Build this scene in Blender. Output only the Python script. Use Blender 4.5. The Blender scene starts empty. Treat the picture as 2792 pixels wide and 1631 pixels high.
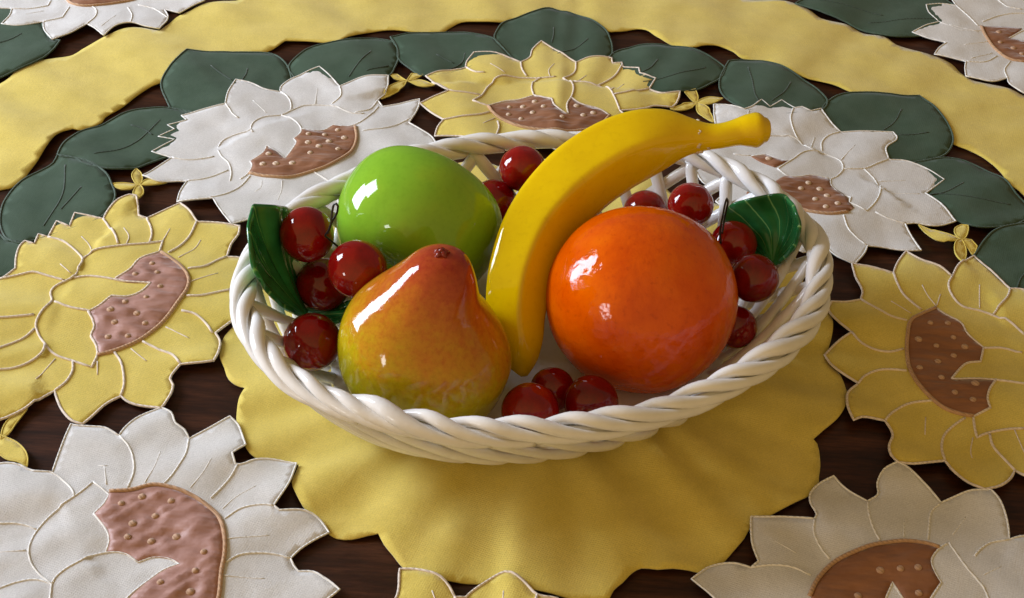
# Glazed ceramic fruit in a white woven ceramic basket on a cut-work sunflower tablecloth.
# Units are metres; the flat outlines below are in millimetres on the table, measured from the centre of the cloth.
import bpy, bmesh, math, random
import numpy as np
from mathutils import Vector, Matrix, noise, geometry

CAM_LOC = (-0.01321, -0.47698, 0.42000)
CAM_RIGHT = (0.99862, 0.03365, 0.04040)
CAM_UP = (-0.05258, 0.63908, 0.76734)
CAM_BACK = (0.00000, -0.76840, 0.63997)
CAM_LENS = 50.000
BAND_OUTER = [(-322,138.9),(-308.5,167.3),(-298.6,185.4),(-295,191.9),(-292.9,198.3),(-285.6,209.3),(-277.2,214.2),(-267.9,219.2),(-264.8,226),(-256.6,239.3),(-246.8,250.5),(-238.1,253.2),(-226.4,252.2),(-223.6,260.8),(-219.3,272.7),(-213,279.6),(-207.2,285.7),(-199,288.4),(-189,291),(-185.6,294.5),(-176.9,306),(-162.7,310.7),(-141.4,319.5),(-124.3,324.1),(-105.1,333.3),(-87.4,335.3),(-65,343.4),(-44.6,344.6),(-21.6,350.6),(-0.9,350.7),(19.8,354.1),(43.1,352.3),(63.8,352.4),(84,344.8),(104,336.1),(125.4,328.8),(134.4,327.9),(142.4,326.8),(152.9,323.3),(160.1,315.7),(166,306.2),(172.7,303.3),(183.1,301.7),(190.9,294.5),(202.4,289.5),(207.8,280.5),(216.6,276.2),(226.8,270.4),(237,261.4),(240.7,250.2),(245.1,243.3),(255.9,238.8),(264.8,234.1),(271.6,227.8),(284.1,218.2),(292.1,202.4)]
BAND_INNER = [(266.9,82),(259.1,93.1),(257,107.4),(251.5,120.6),(247.9,130.5),(245.8,134.1),(241.7,139),(240.8,148.2),(238.2,157.4),(233.8,165.2),(227.3,171.6),(221,175.3),(216.4,187.7),(206.2,197),(201,213.1),(193.8,218.5),(180.2,221),(172.2,222.6),(165.6,228.2),(156.3,233.6),(147.5,236.7),(139,242.3),(126.6,252.5),(119.1,254.3),(113.3,256.2),(108.8,262.4),(100.5,266.7),(90.1,264.4),(87.6,262.7),(80.7,262),(71.5,266.2),(63.3,274.8),(58.3,282.1),(53.2,284.2),(43.5,280.6),(34.7,278.8),(24.4,285.6),(8.6,287.5),(-9,292.8),(-22,286),(-28,283.2),(-39.3,282.3),(-52.3,281.3),(-58.1,275.9),(-63.6,268.3),(-73.8,266.7),(-80.6,266.5),(-91.1,268),(-103.7,264.9),(-112.4,258.8),(-118.5,253),(-121.1,248.2),(-128.6,247.4),(-140.6,248.2),(-152.3,247.3),(-157.6,238.8),(-163.5,234.1),(-175.5,231.2),(-187.3,227.5),(-193.8,218.8),(-199.6,207),(-206.2,200.1),(-212.3,194.9),(-217.1,191.3),(-221.7,183.3),(-225.8,174),(-230.5,164.7),(-234.4,158.6),(-234.9,154.3),(-239.1,149.6),(-243.4,145.7),(-248.1,146),(-253.4,140.6),(-255.4,128.8),(-257.5,115.3),(-259.6,104.7),(-260.4,97.7),(-265.1,91.6),(-268.9,90),(-277.8,84.2),(-279.7,66),(-287.5,56)]
DISC_FRONT = [(131.9,30),(133.1,23.8),(133,16.7),(131.3,8.5),(129,1.5),(128,-3.5),(129,-8.2),(131.7,-11.8),(133.1,-17.3),(133.6,-22.8),(133.8,-25.3),(132.6,-30.9),(130.1,-37.7),(126.2,-43.8),(120.4,-50.2),(114.9,-55.8),(116.3,-58.2),(116.7,-61.5),(116.2,-69.8),(114.9,-75.5),(113.8,-81.2),(109.6,-86.6),(105.1,-90),(98.8,-94.7),(91.4,-99.9),(87.1,-103.1),(83.9,-106.3),(81.2,-111.6),(76.1,-118.5),(70.6,-124.9),(64.8,-129.1),(58.8,-128.6),(52.7,-128.7),(46.8,-129.6),(40.8,-129.2),(37.4,-131.6),(33.4,-136.7),(30.1,-140.3),(28.4,-144.1),(19.3,-145.7),(12.3,-144.9),(5.9,-143.9),(-0,-142.7),(-10.3,-140.6),(-18.5,-139.6),(-26.5,-139.7),(-34.1,-139.5),(-40.2,-137.6),(-47.5,-135.2),(-52.9,-129.3),(-56.7,-124.6),(-59.5,-119.1),(-63.8,-120.2),(-69.2,-121.9),(-75.3,-121.2),(-79.5,-118.3),(-82.1,-115.5),(-86.6,-111.4),(-89.9,-107.9),(-93,-102.8),(-96.1,-95.4),(-95.2,-88.2),(-94.9,-84.2),(-100.7,-85.8),(-110.3,-84.5),(-114.9,-81.7),(-118,-77),(-121.1,-69.8),(-123.8,-63.3),(-124.7,-56.5),(-124.8,-49.5),(-123.6,-44.1),(-126.5,-43.2),(-131.7,-38.6),(-134.9,-31.5),(-138.2,-24.3),(-139.5,-15.9),(-138.8,-9.1),(-136.9,-4),(-134.8,2.1)]
LEAVES = [
 {'outline':[(-205.9,231.3),(-192.1,231.1),(-179.8,231.9),(-163.4,233.3),(-156.4,231.5),(-148.5,223.4),(-144,212.7),(-142.2,203.5),(-145.6,189.4),(-169.1,173.7),(-191.1,166.4),(-196.3,168.8),(-202.2,170.4),(-206.4,178.9),(-211,188.9),(-212.3,196.4),(-211.1,207.5),(-208.6,218.8)],'veins':[[(-168.2,213.4),(-167.9,207.1),(-168.7,200.1)],[(-188.6,212.9),(-181.5,205.8),(-173.7,198.8)]]},
 {'outline':[(-190.5,167.2),(-196.3,168.8),(-205.2,170.1),(-214.9,167.7),(-223.3,164),(-229.2,156.3),(-234.4,149.4),(-242.1,143.8),(-245.9,135.1),(-247.7,125.5),(-247.9,118.2),(-246.1,116.8),(-238.4,115.8),(-231.3,111.2),(-219.5,108.4),(-209.2,111.3),(-201.8,117.9),(-193.6,124.6),(-187,128.5),(-185.3,149.2)],'veins':[[(-218.5,150.2),(-211.8,148.1),(-205.3,143.1)],[(-204.7,157.2),(-214.3,132.7),(-230,120.5)]]},
 {'outline':[(-247.8,117.5),(-248.5,112.2),(-253.9,105.3),(-260.2,97.1),(-262.6,88.1),(-263.1,78.3),(-261.6,67.6),(-257.7,56.3),(-251.6,47.7),(-244.6,44.9),(-230.7,56.4),(-213.5,70.7),(-210.3,81.8),(-211.1,87.8),(-214.9,96.2),(-218.9,103.4),(-224.8,109.2),(-231.9,113.8),(-238.4,115.8)],'veins':[[(-242,110.2),(-236.7,85.5),(-238.7,60.3)],[(-229.2,92.4),(-234.1,73.6)]]},
 {'outline':[(-276.7,56.9),(-257,51.7),(-252.1,47),(-243.2,47.2),(-237,42.2),(-238.5,24.6),(-247.4,20.7),(-263.2,16.2)],'veins':[]},
 {'outline':[(-145.9,219.7),(-142.7,228.9),(-137.5,238.5),(-127.5,245.3),(-115.5,250.3),(-102.4,254.7),(-90.5,252.6),(-86.7,244.6),(-85.4,234.8),(-86.1,225),(-89.5,211.2),(-105.4,201),(-125.6,200.5),(-138.2,203.9)],'veins':[[(-101.6,238),(-106.5,222.9),(-110.5,208.2)],[(-90,223),(-101.4,213.9)]]},
 {'outline':[(-92.2,257.2),(-81.2,263),(-64.4,267),(-51.5,267.8),(-41.1,265.5),(-32.3,261.3),(-27.7,254.1),(-24.1,247.8),(-19.2,239.7),(-32.7,233.7),(-48.9,225.6),(-64.7,216),(-71.4,216.9),(-78.6,224.1),(-85.2,233.2),(-87.3,246.2)],'veins':[[(-47.9,243.6),(-48.6,233.7),(-51.6,228.5),(-57.8,223.1)],[(-64,238.7),(-53.4,231.6)]]},
 {'outline':[(0.1,302.5),(6.8,300.9),(17.4,297.4),(25.3,291.1),(33,281.2),(36.3,271.1),(37.8,257.6),(36.4,249.9),(25.7,241.3),(0.6,235.5),(-17.9,239.3),(-25,249.3),(-31.4,261.3),(-30.2,272.7),(-26.3,282.8),(-18.6,289),(-9.1,296.4)],'veins':[[(3,278),(3.1,269.3),(2.1,259.8)],[(23.4,266.3),(17.3,257.1),(10.5,251.4),(5.5,248.3)]]},
 {'outline':[(37.7,253.3),(42.7,258.1),(51.4,262),(64.3,262.9),(77,261.6),(88.7,256.1),(97.5,248.7),(102.8,241.9),(99.5,231.8),(94,224.9),(84.3,215.3),(74.2,212),(64.4,210.3),(53.8,210.8),(41.9,225.2),(35.6,242.3)],'veins':[[(90.8,239),(79.5,232.2),(67.5,225.4),(54.1,220.1)],[(63.5,245.2),(58.8,235),(53.6,229.6)]]},
 {'outline':[(105.1,249.5),(114.7,252.1),(124.8,251.5),(133.5,245.8),(141.7,236.9),(149,228.1),(154.2,217.7),(156.7,208.7),(152.8,200.8),(141.6,195.2),(125.2,192.1),(107.7,194.1),(102.1,203.3),(98,213.6),(97.5,222.9),(99.1,232.6),(101.9,241)],'veins':[[(115.5,242.3),(116.4,226.4),(116.2,210.8),(117.5,203.3)],[(138,226.2),(133.4,215.6),(124.9,204.8)]]},
 {'outline':[(211.1,223.3),(202.6,222.2),(190.2,222),(177.8,221.6),(167.5,219),(159.2,212),(153,202.3),(152.8,188.9),(158.6,173.6),(175.7,158.4),(194.7,156.1),(207,160),(214.2,164.8),(220.5,176.6),(221.7,188.2),(220.4,199.9),(217.4,213.1)],'veins':[[(197.8,206.7),(192,194.2),(184,184.6)],[(208.5,184.1),(199.4,181.8),(191.3,181)]]},
 {'outline':[(193.8,155.3),(207,160),(215.1,161.4),(225.9,157.6),(234,148.9),(240,141.5),(242.9,131.3),(247.2,121.4),(250.4,110.5),(241.8,105.4),(235.6,100.6),(226.1,97.6),(216.6,97.1),(207.6,103),(202.2,116.2),(196.1,127.1),(194.8,144)],'veins':[[(217.7,136.8),(205,126.6),(197.9,124.7)],[(237.8,119.3),(222,121.7),(200.5,126.2)]]},
 {'outline':[(241.1,102.2),(233.2,99.7),(224,94.7),(217.3,87),(211.8,78.4),(209.1,74.1),(211.9,69.2),(216.3,60.6),(221.6,50.6),(225.7,50.4),(233.6,48.9),(247.1,61),(256.8,84.6),(250.2,100.6)],'veins':[[(232.5,64.2),(228.3,58.3),(225.4,52)]]},
 {'outline':[(-325.4,194.3),(-337,241.8),(-325.1,271),(-301.2,262.9),(-292.2,246.5),(-283.6,234),(-278.7,232.8),(-280,221.2),(-284,209.5),(-290.8,199.3),(-299.9,189.9),(-308.9,180.6)],'veins':[[(-302,237),(-306.9,228.2),(-314.5,220.8)]]},
 {'outline':[(152.3,322.3),(159.2,330.6),(167.3,344),(209,362.4),(239.7,352),(254.2,332.5),(248.4,304.2),(233.4,295.4),(219.3,290.9),(210.2,289.1),(202.5,290.4),(193.6,294.8),(181.6,303.3),(169.3,311.1),(157.8,319.1)],'veins':[[(236.8,312.9),(213.8,309.5),(195.2,305.4)],[(162.5,328.1),(184.5,323),(205.9,316)]]},
]
FLOWERETS = [[[(-206.9,112.8),(-203.4,108.6),(-201.2,102.5),(-201,97.2),(-202.5,97.3),(-205.3,100.8),(-207.1,105.1)],[(-215.5,96.7),(-209.5,97.7),(-202.2,97.3),(-204.8,93.1),(-209.6,92.3)],[(-201.7,96.7),(-199,102.6),(-194.3,104.4),(-188.7,102.3),(-195.1,98.2)],[(-201.7,98),(-198.8,93.9),(-197.8,89.6),(-199.3,85.2),(-202.4,88.6),(-202.9,93.5)]],[[(-88.3,214.4),(-84.4,215.6),(-78,209.2),(-84.7,210.1)],[(-78.8,208.3),(-76.4,218),(-69.7,217.1),(-73.5,212.8)],[(-78.9,209.9),(-70.9,211.5),(-62.3,206.1),(-68.7,204.7)],[(-78.1,210),(-82,208),(-87.7,199.7),(-90.7,190.3),(-84.8,195.4),(-79.8,202)]],[[(77.1,211.5),(83.5,216),(84.6,207.7),(83.4,201.8),(80.4,205.7)],[(82.8,203.2),(89.5,208.2),(98.4,207.5),(93.1,202.4),(87.4,201.1)],[(84.1,203.4),(76.1,201.5),(68.5,196.3),(73.3,195.2),(79.9,198.1)],[(83.1,203.7),(88.1,199.7),(90.8,193.2),(91.7,183.7),(86.6,189.8),(83.6,194)]],[[(205.1,85.7),(203.6,90.6),(205.2,96.7),(208.7,99.4),(211.8,98.5),(210.7,93.6),(206.6,86.1)],[(205.9,85.8),(200,90.3),(194.1,93.3),(187,98.1),(189.9,90.6),(193.9,85),(200.1,84.1)],[(205.7,86.6),(210.7,86.4),(213.1,82.6),(209.7,75.3),(207.5,81.5)],[(205.7,86.6),(206.7,81.4),(206.2,75.6),(202.7,67.3),(200.7,72.8),(201,79.8),(203.1,84.6)]],[[(-210.1,-62.5),(-212.1,-63.9),(-216.1,-68.5),(-216.9,-73.5),(-215.8,-80.1),(-213.6,-76.6),(-212.4,-70.7)],[(-216.8,-77.7),(-213.4,-79.1),(-209.2,-81.2),(-204.4,-85.7),(-201.6,-90.4),(-200.4,-95.4),(-204.6,-92.9),(-209,-91.7),(-213.3,-88.8),(-218,-85.1)]]]
FLOWERS = [
 {'kind':'yellow','outline':[(-241.8,26.5),(-244,35),(-244.6,42.6),(-243.5,47),(-238.4,44.9),(-239.3,53.8),(-234.3,52),(-234.1,54.9),(-233.7,64.7),(-226.5,61.3),(-226.9,71.8),(-220.6,70.6),(-212.2,68.4),(-211.3,74.4),(-208.1,83.1),(-204.1,87.2),(-200.4,86.9),(-198.2,80.4),(-195.9,72.2),(-191.5,70.2),(-186.4,75.4),(-178,82.8),(-172.4,76.7),(-166.4,67.7),(-158,67.9),(-145.6,65.8),(-145.1,59.1),(-147.3,52.1),(-147.8,43.7),(-139.4,42.8),(-133.1,37.8),(-135.6,29),(-141.2,19),(-134,12.3),(-132.4,3.3),(-137.4,-1.3),(-142.9,-9.4),(-140.1,-14),(-139,-23.5),(-139.7,-29.1),(-145.1,-30.5),(-153.6,-31.6),(-156.1,-40.5),(-154.1,-43.9),(-154.9,-56.8),(-155.6,-59),(-162.6,-57.6),(-169.7,-55.5),(-174.2,-52.1),(-178.6,-56.4),(-182.4,-65.1),(-185.2,-70.4),(-189.8,-68.6),(-195.6,-62.7),(-200.1,-55.2),(-202.2,-51),(-207,-56.6),(-210.7,-62.5),(-215.4,-66.7),(-219.3,-69.5),(-228.3,-69.5),(-240,-61),(-253,-44.3),(-261.4,-21.8),(-264.2,1.7),(-256.1,16.8),(-247,19.6)],'patches':[[(-178.5,43.3),(-172.7,38.8),(-166.7,32.8),(-161.6,24.7),(-160.8,17.4),(-162.5,10),(-165.5,-0.4),(-169.9,-9.6),(-174.6,-16.8),(-183,-24.1),(-190.2,-28),(-192.6,-21.1),(-195.9,-15.6),(-196.2,-9.8),(-197.8,-6),(-200.3,-1.2),(-196.9,3.1),(-193.2,9),(-186.1,9.6),(-181,13.1),(-177.9,19.6),(-190.5,19.6),(-194.3,21.4),(-189.4,28.7),(-187.1,36.5)]],'knots':[(-180.4,33.8),(-176.7,27.7),(-186.2,25.3),(-173.1,17.9),(-177.6,9.8),(-186.2,6),(-191.4,0.5),(-179.3,-1),(-188,-6.6),(-174.6,-6.1),(-188.5,-16),(-180.2,-14.8)],'cords':[[(-247,19.6),(-238,22.7),(-233.1,24.2),(-226.5,22.4),(-217.1,19.5)],[(-234.3,52),(-227.5,49.7),(-221.4,45.2),(-216.1,39.5),(-213.2,35.4),(-213.3,28.9),(-213.9,22.4),(-221.1,15),(-221.4,11.3),(-218.8,4.4),(-221,-3.9),(-221.5,-10.8),(-218.4,-17.4),(-214.3,-22.8),(-208.1,-28.9),(-199.6,-32.4),(-191.4,-35.5)],[(-213.3,35.9),(-210.1,41.2),(-200.2,45.3),(-187.4,49.3),(-179.8,52.5),(-179.3,43.8),(-187.1,36.5),(-189.4,28.7),(-194.4,21.9)],[(-213.7,21.9),(-208.1,23.4),(-201.2,22.4),(-190.6,20.1),(-177.9,19.9),(-181.1,13.6),(-186.1,9.9),(-193.2,9.3),(-196.9,3.1),(-200.4,-0.9),(-208.6,0.6),(-217.4,4)],[(-201,-1.2),(-197.8,-6),(-196.2,-9.8),(-196.2,-15.6),(-192.6,-21.1),(-190.3,-27.5),(-190.6,-35.9)],[(-212.2,68.4),(-206.8,60.7),(-202.1,53.1),(-199.7,47.6)],[(-191.5,70.2),(-187.6,62.4),(-186,56.7),(-185.6,50.5)],[(-166.7,67.7),(-167.9,58.3),(-171,50.1),(-175.1,43.6)],[(-147.8,43.7),(-150.7,41.3),(-156.8,34.2),(-163.4,31.5)],[(-141.2,19),(-148,16.4),(-154.1,13.8),(-160.1,12.8)],[(-160.4,3.1),(-154.2,1.6),(-147.9,-3.9),(-144.2,-9.5)],[(-173.1,-17.6),(-164.4,-22.6),(-158,-25.9),(-153.7,-31.2)],[(-183.7,-25.1),(-179.3,-31.3),(-176.1,-39.3),(-174.4,-46.4),(-174.3,-51.7)],[(-199.6,-32.4),(-198.1,-38.3),(-199.1,-45.6),(-202,-50.7)],[(-214,-23.7),(-213.3,-28.4),(-217.6,-35.2),(-222.7,-38.8),(-228.3,-40.6),(-240.1,-42.4)],[(-253.6,-10.9),(-238.1,-9.2),(-230.8,-7.6),(-223.7,-5.6)],[(-239.4,-35.1),(-232.2,-28),(-225,-20.8),(-221.3,-13.7)]],'thin':[[(-218.9,53.9),(-214.1,48.6),(-210.8,42.8)],[(-200.2,60.7),(-196,53.6),(-195.7,48)],[(-178.5,62),(-179.9,52.7)],[(-162.3,54.8),(-163.8,48.5),(-169.6,40.2)],[(-149.2,30),(-160.5,22.6)],[(-222.1,30.3),(-215.7,24.4)],[(-165.3,-7.3),(-153.5,-14.1)],[(-177,-22.7),(-168.3,-30.4)],[(-189.1,-32.1),(-187,-40.2)],[(-207.4,-31.6),(-209.6,-39.2),(-211.4,-45.6)]],'arcs':[[(-178.5,43.3),(-172.7,38.8),(-166.7,32.8),(-161.6,24.7),(-160.8,17.4),(-162.5,10),(-165.5,-0.4),(-169.9,-9.6),(-174.6,-16.8),(-183,-24.1),(-190.2,-28)]]},
 {'kind':'white','outline':[(-172.9,173.3),(-173.6,185.1),(-172.3,200.1),(-163.9,198.2),(-154.1,192.3),(-146.4,192),(-146.9,196.9),(-142.5,205.8),(-133.9,213.7),(-128.3,217.5),(-121,208.8),(-114.4,198.3),(-104.5,207),(-88.8,212),(-88.4,196.6),(-92.4,188.6),(-88.9,182.3),(-79.8,186.2),(-69.5,190.2),(-69.5,182.7),(-73.4,167.8),(-66.6,162),(-60.7,156.2),(-56.1,146.3),(-63.5,133.4),(-74.1,125.8),(-69.2,113.2),(-75.6,102.5),(-88.6,101.3),(-88.4,86.6),(-95.9,77.5),(-107.9,82.4),(-111.3,71.4),(-121.6,64.7),(-133.4,76.6),(-141.9,72.3),(-149.7,67.1),(-158,79.2),(-162.9,87.8),(-172.2,85.8),(-179.9,84.3),(-180.5,94.3),(-179.1,103.2),(-188.7,102.3),(-192.2,101.4),(-201.7,105.6),(-196.6,114.4),(-191.2,123.5),(-202.4,128),(-198,134.2),(-193.3,140.1),(-202.2,142),(-198.5,146.5),(-195.3,149.6),(-199.8,153.1),(-190.6,158.3),(-194.4,162.5),(-185.2,167.7)],'patches':[[(-128.7,153.2),(-119.2,154.1),(-113.2,161.5),(-101.5,160.8),(-99.3,149.1),(-100.3,138),(-104.4,128.3),(-110.7,119.8),(-120.9,113),(-131.2,108.2),(-140.1,108.7),(-149.1,111.7),(-148.9,118.9),(-150.4,121.3),(-146.2,127),(-144.2,135.2),(-138.6,131.1),(-133.2,125.3),(-129.9,140.7),(-131.5,143.9),(-128.7,150.4)]],'knots':[(-124.6,148.7),(-116.3,150.2),(-110.2,156.4),(-105.8,149.1),(-113.1,143.3),(-123.5,140.3),(-117.4,137.1),(-107.5,136.4),(-121,130.7),(-142,128.1),(-143.4,118.7),(-136.9,119.6),(-128.7,120.7)],'cords':[[(-172.9,173.3),(-170.8,170.6),(-167.5,165.1),(-163.6,161.2)],[(-146.2,192.1),(-142.2,188.2),(-138.5,179.6),(-138.2,172.3),(-142.1,167.6),(-150.1,163.9),(-154.5,157.8),(-155.2,150.7),(-153.4,146.7)],[(-142.1,167.6),(-136.1,163.9),(-130.4,157.3),(-128.7,150.4),(-131.4,143.3),(-129.7,140.7),(-130.7,133.8),(-133.1,125),(-138.6,131.3),(-144.4,135.9),(-144.6,131.2),(-146.2,127),(-150.4,121.3),(-148.7,117.6),(-150.1,111),(-153,106.9)],[(-154.6,149.4),(-163.9,145.7),(-168.4,141.1),(-169.1,132.9),(-166.3,126.5),(-161.4,120.3),(-158.3,111.5),(-157.9,105.1)],[(-138.2,172.3),(-132.1,178.8),(-122.8,180.4),(-114.7,179),(-104.5,173.4),(-98.2,173.3)],[(-114.4,198.3),(-112.7,188.1),(-116.6,181.8)],[(-191.2,123.5),(-182,122.3),(-170,126.1)],[(-179.2,103.8),(-171.3,106.5),(-164.8,110.9),(-160.4,114.5)],[(-179.5,84.8),(-167.5,87.4),(-158.9,91.3),(-151.9,100.6),(-148.4,109.8)],[(-129.1,153.5),(-119.2,154.4),(-113.2,161.5),(-106.9,160.7),(-100.9,163),(-93.7,175.2),(-91.3,182.1)],[(-97.2,156.2),(-85.1,160.2),(-76.5,168.2),(-70.9,175.2)],[(-92.2,188.7),(-96.4,177.9),(-103.1,174.3)],[(-117.5,115.2),(-104.9,103.6),(-100.9,89.1)]],'thin':[[(-141.8,105.3),(-141.5,99.1),(-143.9,96.3)],[(-131.6,105.6),(-130.7,97.5),(-131.3,90.1)],[(-159,179.1),(-150.1,168.3)],[(-126.7,197.3),(-125.6,180.9)]],'arcs':[[(-101.5,160.8),(-99.3,149.1),(-100.3,138),(-104.4,128.3),(-110.7,119.8),(-120.9,113),(-131.2,108.2),(-140.1,108.7),(-149.1,111.7)]]},
 {'kind':'yellow','outline':[(-69,186.2),(-62.8,191.6),(-53.7,198.5),(-60.7,205.5),(-68.1,214.9),(-61,221.1),(-46.5,227.4),(-46.1,233.9),(-42.6,243.8),(-33.2,244.3),(-24.7,241.9),(-15.3,237.1),(-10.4,242.2),(-9,251),(-4,260.3),(5.4,251.7),(16.5,240.4),(22.4,244.3),(32.5,247),(37.1,247),(37.5,241.7),(42.9,242.8),(43.4,237.9),(52.3,235.1),(52.7,229.2),(61.5,224.8),(57.3,213.9),(64.5,208.7),(74.5,210.8),(73.1,203.5),(69.5,197.1),(59,196.1),(55.7,193.5),(40.3,188),(48.8,177.4),(50,167.5),(37.4,163.5),(32.5,149.1),(21.8,153.6),(9.5,144.3),(-2.1,150),(-11.9,143.6),(-19.8,152.5),(-36.5,148.1),(-44.6,154.3),(-58.6,156),(-57.6,164.3),(-54.9,170.3),(-61.7,176.9)],'patches':[[(-31.4,186.5),(-22.9,192.5),(-15.7,194.3),(-6.9,197.4),(2.8,192.8),(4.5,185.5),(10.1,179.8),(12.4,179.4),(11.6,187.7),(13.6,196.1),(18.8,190.9),(29.2,187.5),(34.6,182.6),(29,172.6),(21.1,166.2),(1.6,162.9),(-14.1,167),(-22.1,173.4),(-27.9,178.7)]],'knots':[(-20.2,186.1),(-12.7,186.4),(-6.4,191.1),(-1.5,185.7),(-20.4,178.7),(-7.3,180),(-13.5,174),(16.4,188.6),(25.5,183.2),(20,179.7),(8.5,175.3)],'cords':[[(-46.1,227.5),(-40.4,221.6),(-35.4,220.6)],[(-15.3,237.1),(-14.3,229.1),(-11.6,222.2)],[(16.5,240.4),(15.6,228.9),(9,218.7)],[(42.9,239.8),(38,226.4),(28.7,215.2)],[(57.3,213.9),(48.2,208.7),(37.5,203.8)],[(40.3,188.3),(37.4,201.5),(33.6,211.8),(25.4,215.7),(14.8,217.8)],[(-40.3,189.3),(-35.9,197.3),(-32.4,208.3),(-25.4,217.6),(-15.6,219.4),(-3.3,219.9),(4.9,220.7)],[(-40.3,189.3),(-31.8,186.4),(-22.9,193.3),(-15.7,194.7),(-7,198.6),(-8.4,209.2),(-6.5,217.2),(-3.3,219.9)],[(-7,198.6),(2.8,193.5),(4.5,186.3),(10.1,180.2),(12,179.7),(11.2,188.4),(14,199.2),(14.8,208.4),(13.2,214.5),(9,218.7)],[(13.2,196.8),(18.8,191.4),(29.2,187.9),(34.6,182.6)],[(-64.1,208.3),(-53.7,198.5),(-45.6,197.8),(-36.8,197.9)],[(-55.7,170.2),(-45.7,172.6),(-36.4,175.7),(-30.7,179.9)],[(-26,171.6),(-25,166),(-26.1,156)]],'thin':[[(-32.6,229.7),(-24,221.7)],[(3.9,235.8),(0.7,227.4),(1.6,221.9)],[(-27.7,174.4),(-33.6,166.6)],[(22.2,224),(13.2,212.9)],[(43.5,217.5),(36,209)]],'arcs':[[(-31.8,186.4),(-27.9,178.7),(-22.1,172.7),(-14.1,167),(1.6,162.9),(21.1,166.2),(29,172.6),(34.6,182.6)]]},
 {'kind':'white','outline':[(92.5,200.1),(100.1,198.6),(108.5,193.4),(112.8,196.8),(119.3,205.3),(123.5,199.1),(130.8,206.9),(137.2,199.2),(141.4,200.7),(145.8,196.8),(152,201),(156,189.2),(160.4,180.9),(171.8,182.7),(189.4,183.7),(190.6,178.1),(182.4,166),(182.4,156.3),(190.9,156.4),(201.2,149.9),(208.7,140.6),(201.7,132.7),(195.9,125.8),(201.5,116.1),(206.3,101.7),(194.7,96.8),(184.9,98.6),(180.4,97.6),(181.7,88.7),(184,75.5),(175.7,75.3),(166.8,77.5),(158.4,77.9),(155.9,71.4),(149.5,61.5),(141.8,66.7),(137.3,74.4),(125.9,68.8),(118.2,75),(117.8,84.4),(105.8,78.6),(99.5,87.5),(103.3,97.5),(91.2,100.1),(86.7,108.4),(93.5,119.1),(82.6,123.2),(77.5,135.8),(87.3,146.1),(83,160.8),(93,170.2),(92.3,181.6)],'patches':[[(108.3,149.4),(116.2,151.5),(122.6,146.7),(127.4,145.1),(119.4,138.4),(112.4,144.4)],[(124.6,130.9),(129.8,130.8),(137.8,134.1),(147.4,132.4),(147.3,126.5),(153.4,116.8),(154,110.6),(155.4,105.8),(151.9,101.8),(142.9,99.8),(135.1,101.5),(126.8,105.7),(108.7,107.8),(101.8,112.2),(105.9,124),(110.9,129.7),(117.9,125.1)]],'knots':[(135.4,126.7),(140.7,122.1),(143.6,116),(147.8,108.8),(130.9,121.2),(137.3,112.9),(141.5,105.8),(117.2,146.9)],'cords':[[(136.4,199.2),(133.4,187),(134.9,172.8),(139.8,162)],[(119,171.2),(127.7,172.1),(135.3,170),(139.8,162),(143.4,159.5)],[(147.5,161.3),(148.6,169.8),(153.6,177.4),(160.4,181.2)],[(120.8,137.2),(129.5,147.3),(139.3,157.8),(148.7,158.7),(155.5,152.4),(156.5,145.8),(152.6,137.4),(148.2,133.1),(138.6,134.8),(129.9,131.4),(124.7,131.6),(120.8,137.2)],[(156.3,144.4),(167.6,146.1),(175.4,151.6),(182.5,157)],[(147.8,133.1),(147.3,126.5),(153.4,116.8),(155.6,115.8),(154,110.6),(161.8,104.5),(168.6,114.4),(172.6,127.5),(171.1,139.1),(167.5,145.5)],[(108.3,149.7),(116.2,151.8),(122.6,146.7),(127.7,145.1)],[(99.2,151.3),(108.3,150.1)],[(149.3,99.1),(150.7,88.4),(157.7,78.4)],[(166.2,104.3),(173.5,100),(181.1,97.7)]],'thin':[[(173.5,135.4),(187.5,137.3)],[(172.5,124.9),(192.7,124.8)],[(141.4,162.1),(145.2,173.7)],[(156.3,152.5),(165.9,167.2)],[(110.8,192.2),(108.6,177.4)]],'arcs':[[(151.9,101.8),(142.9,99.8),(135.1,101.5),(126.8,105.7)]]},
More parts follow.
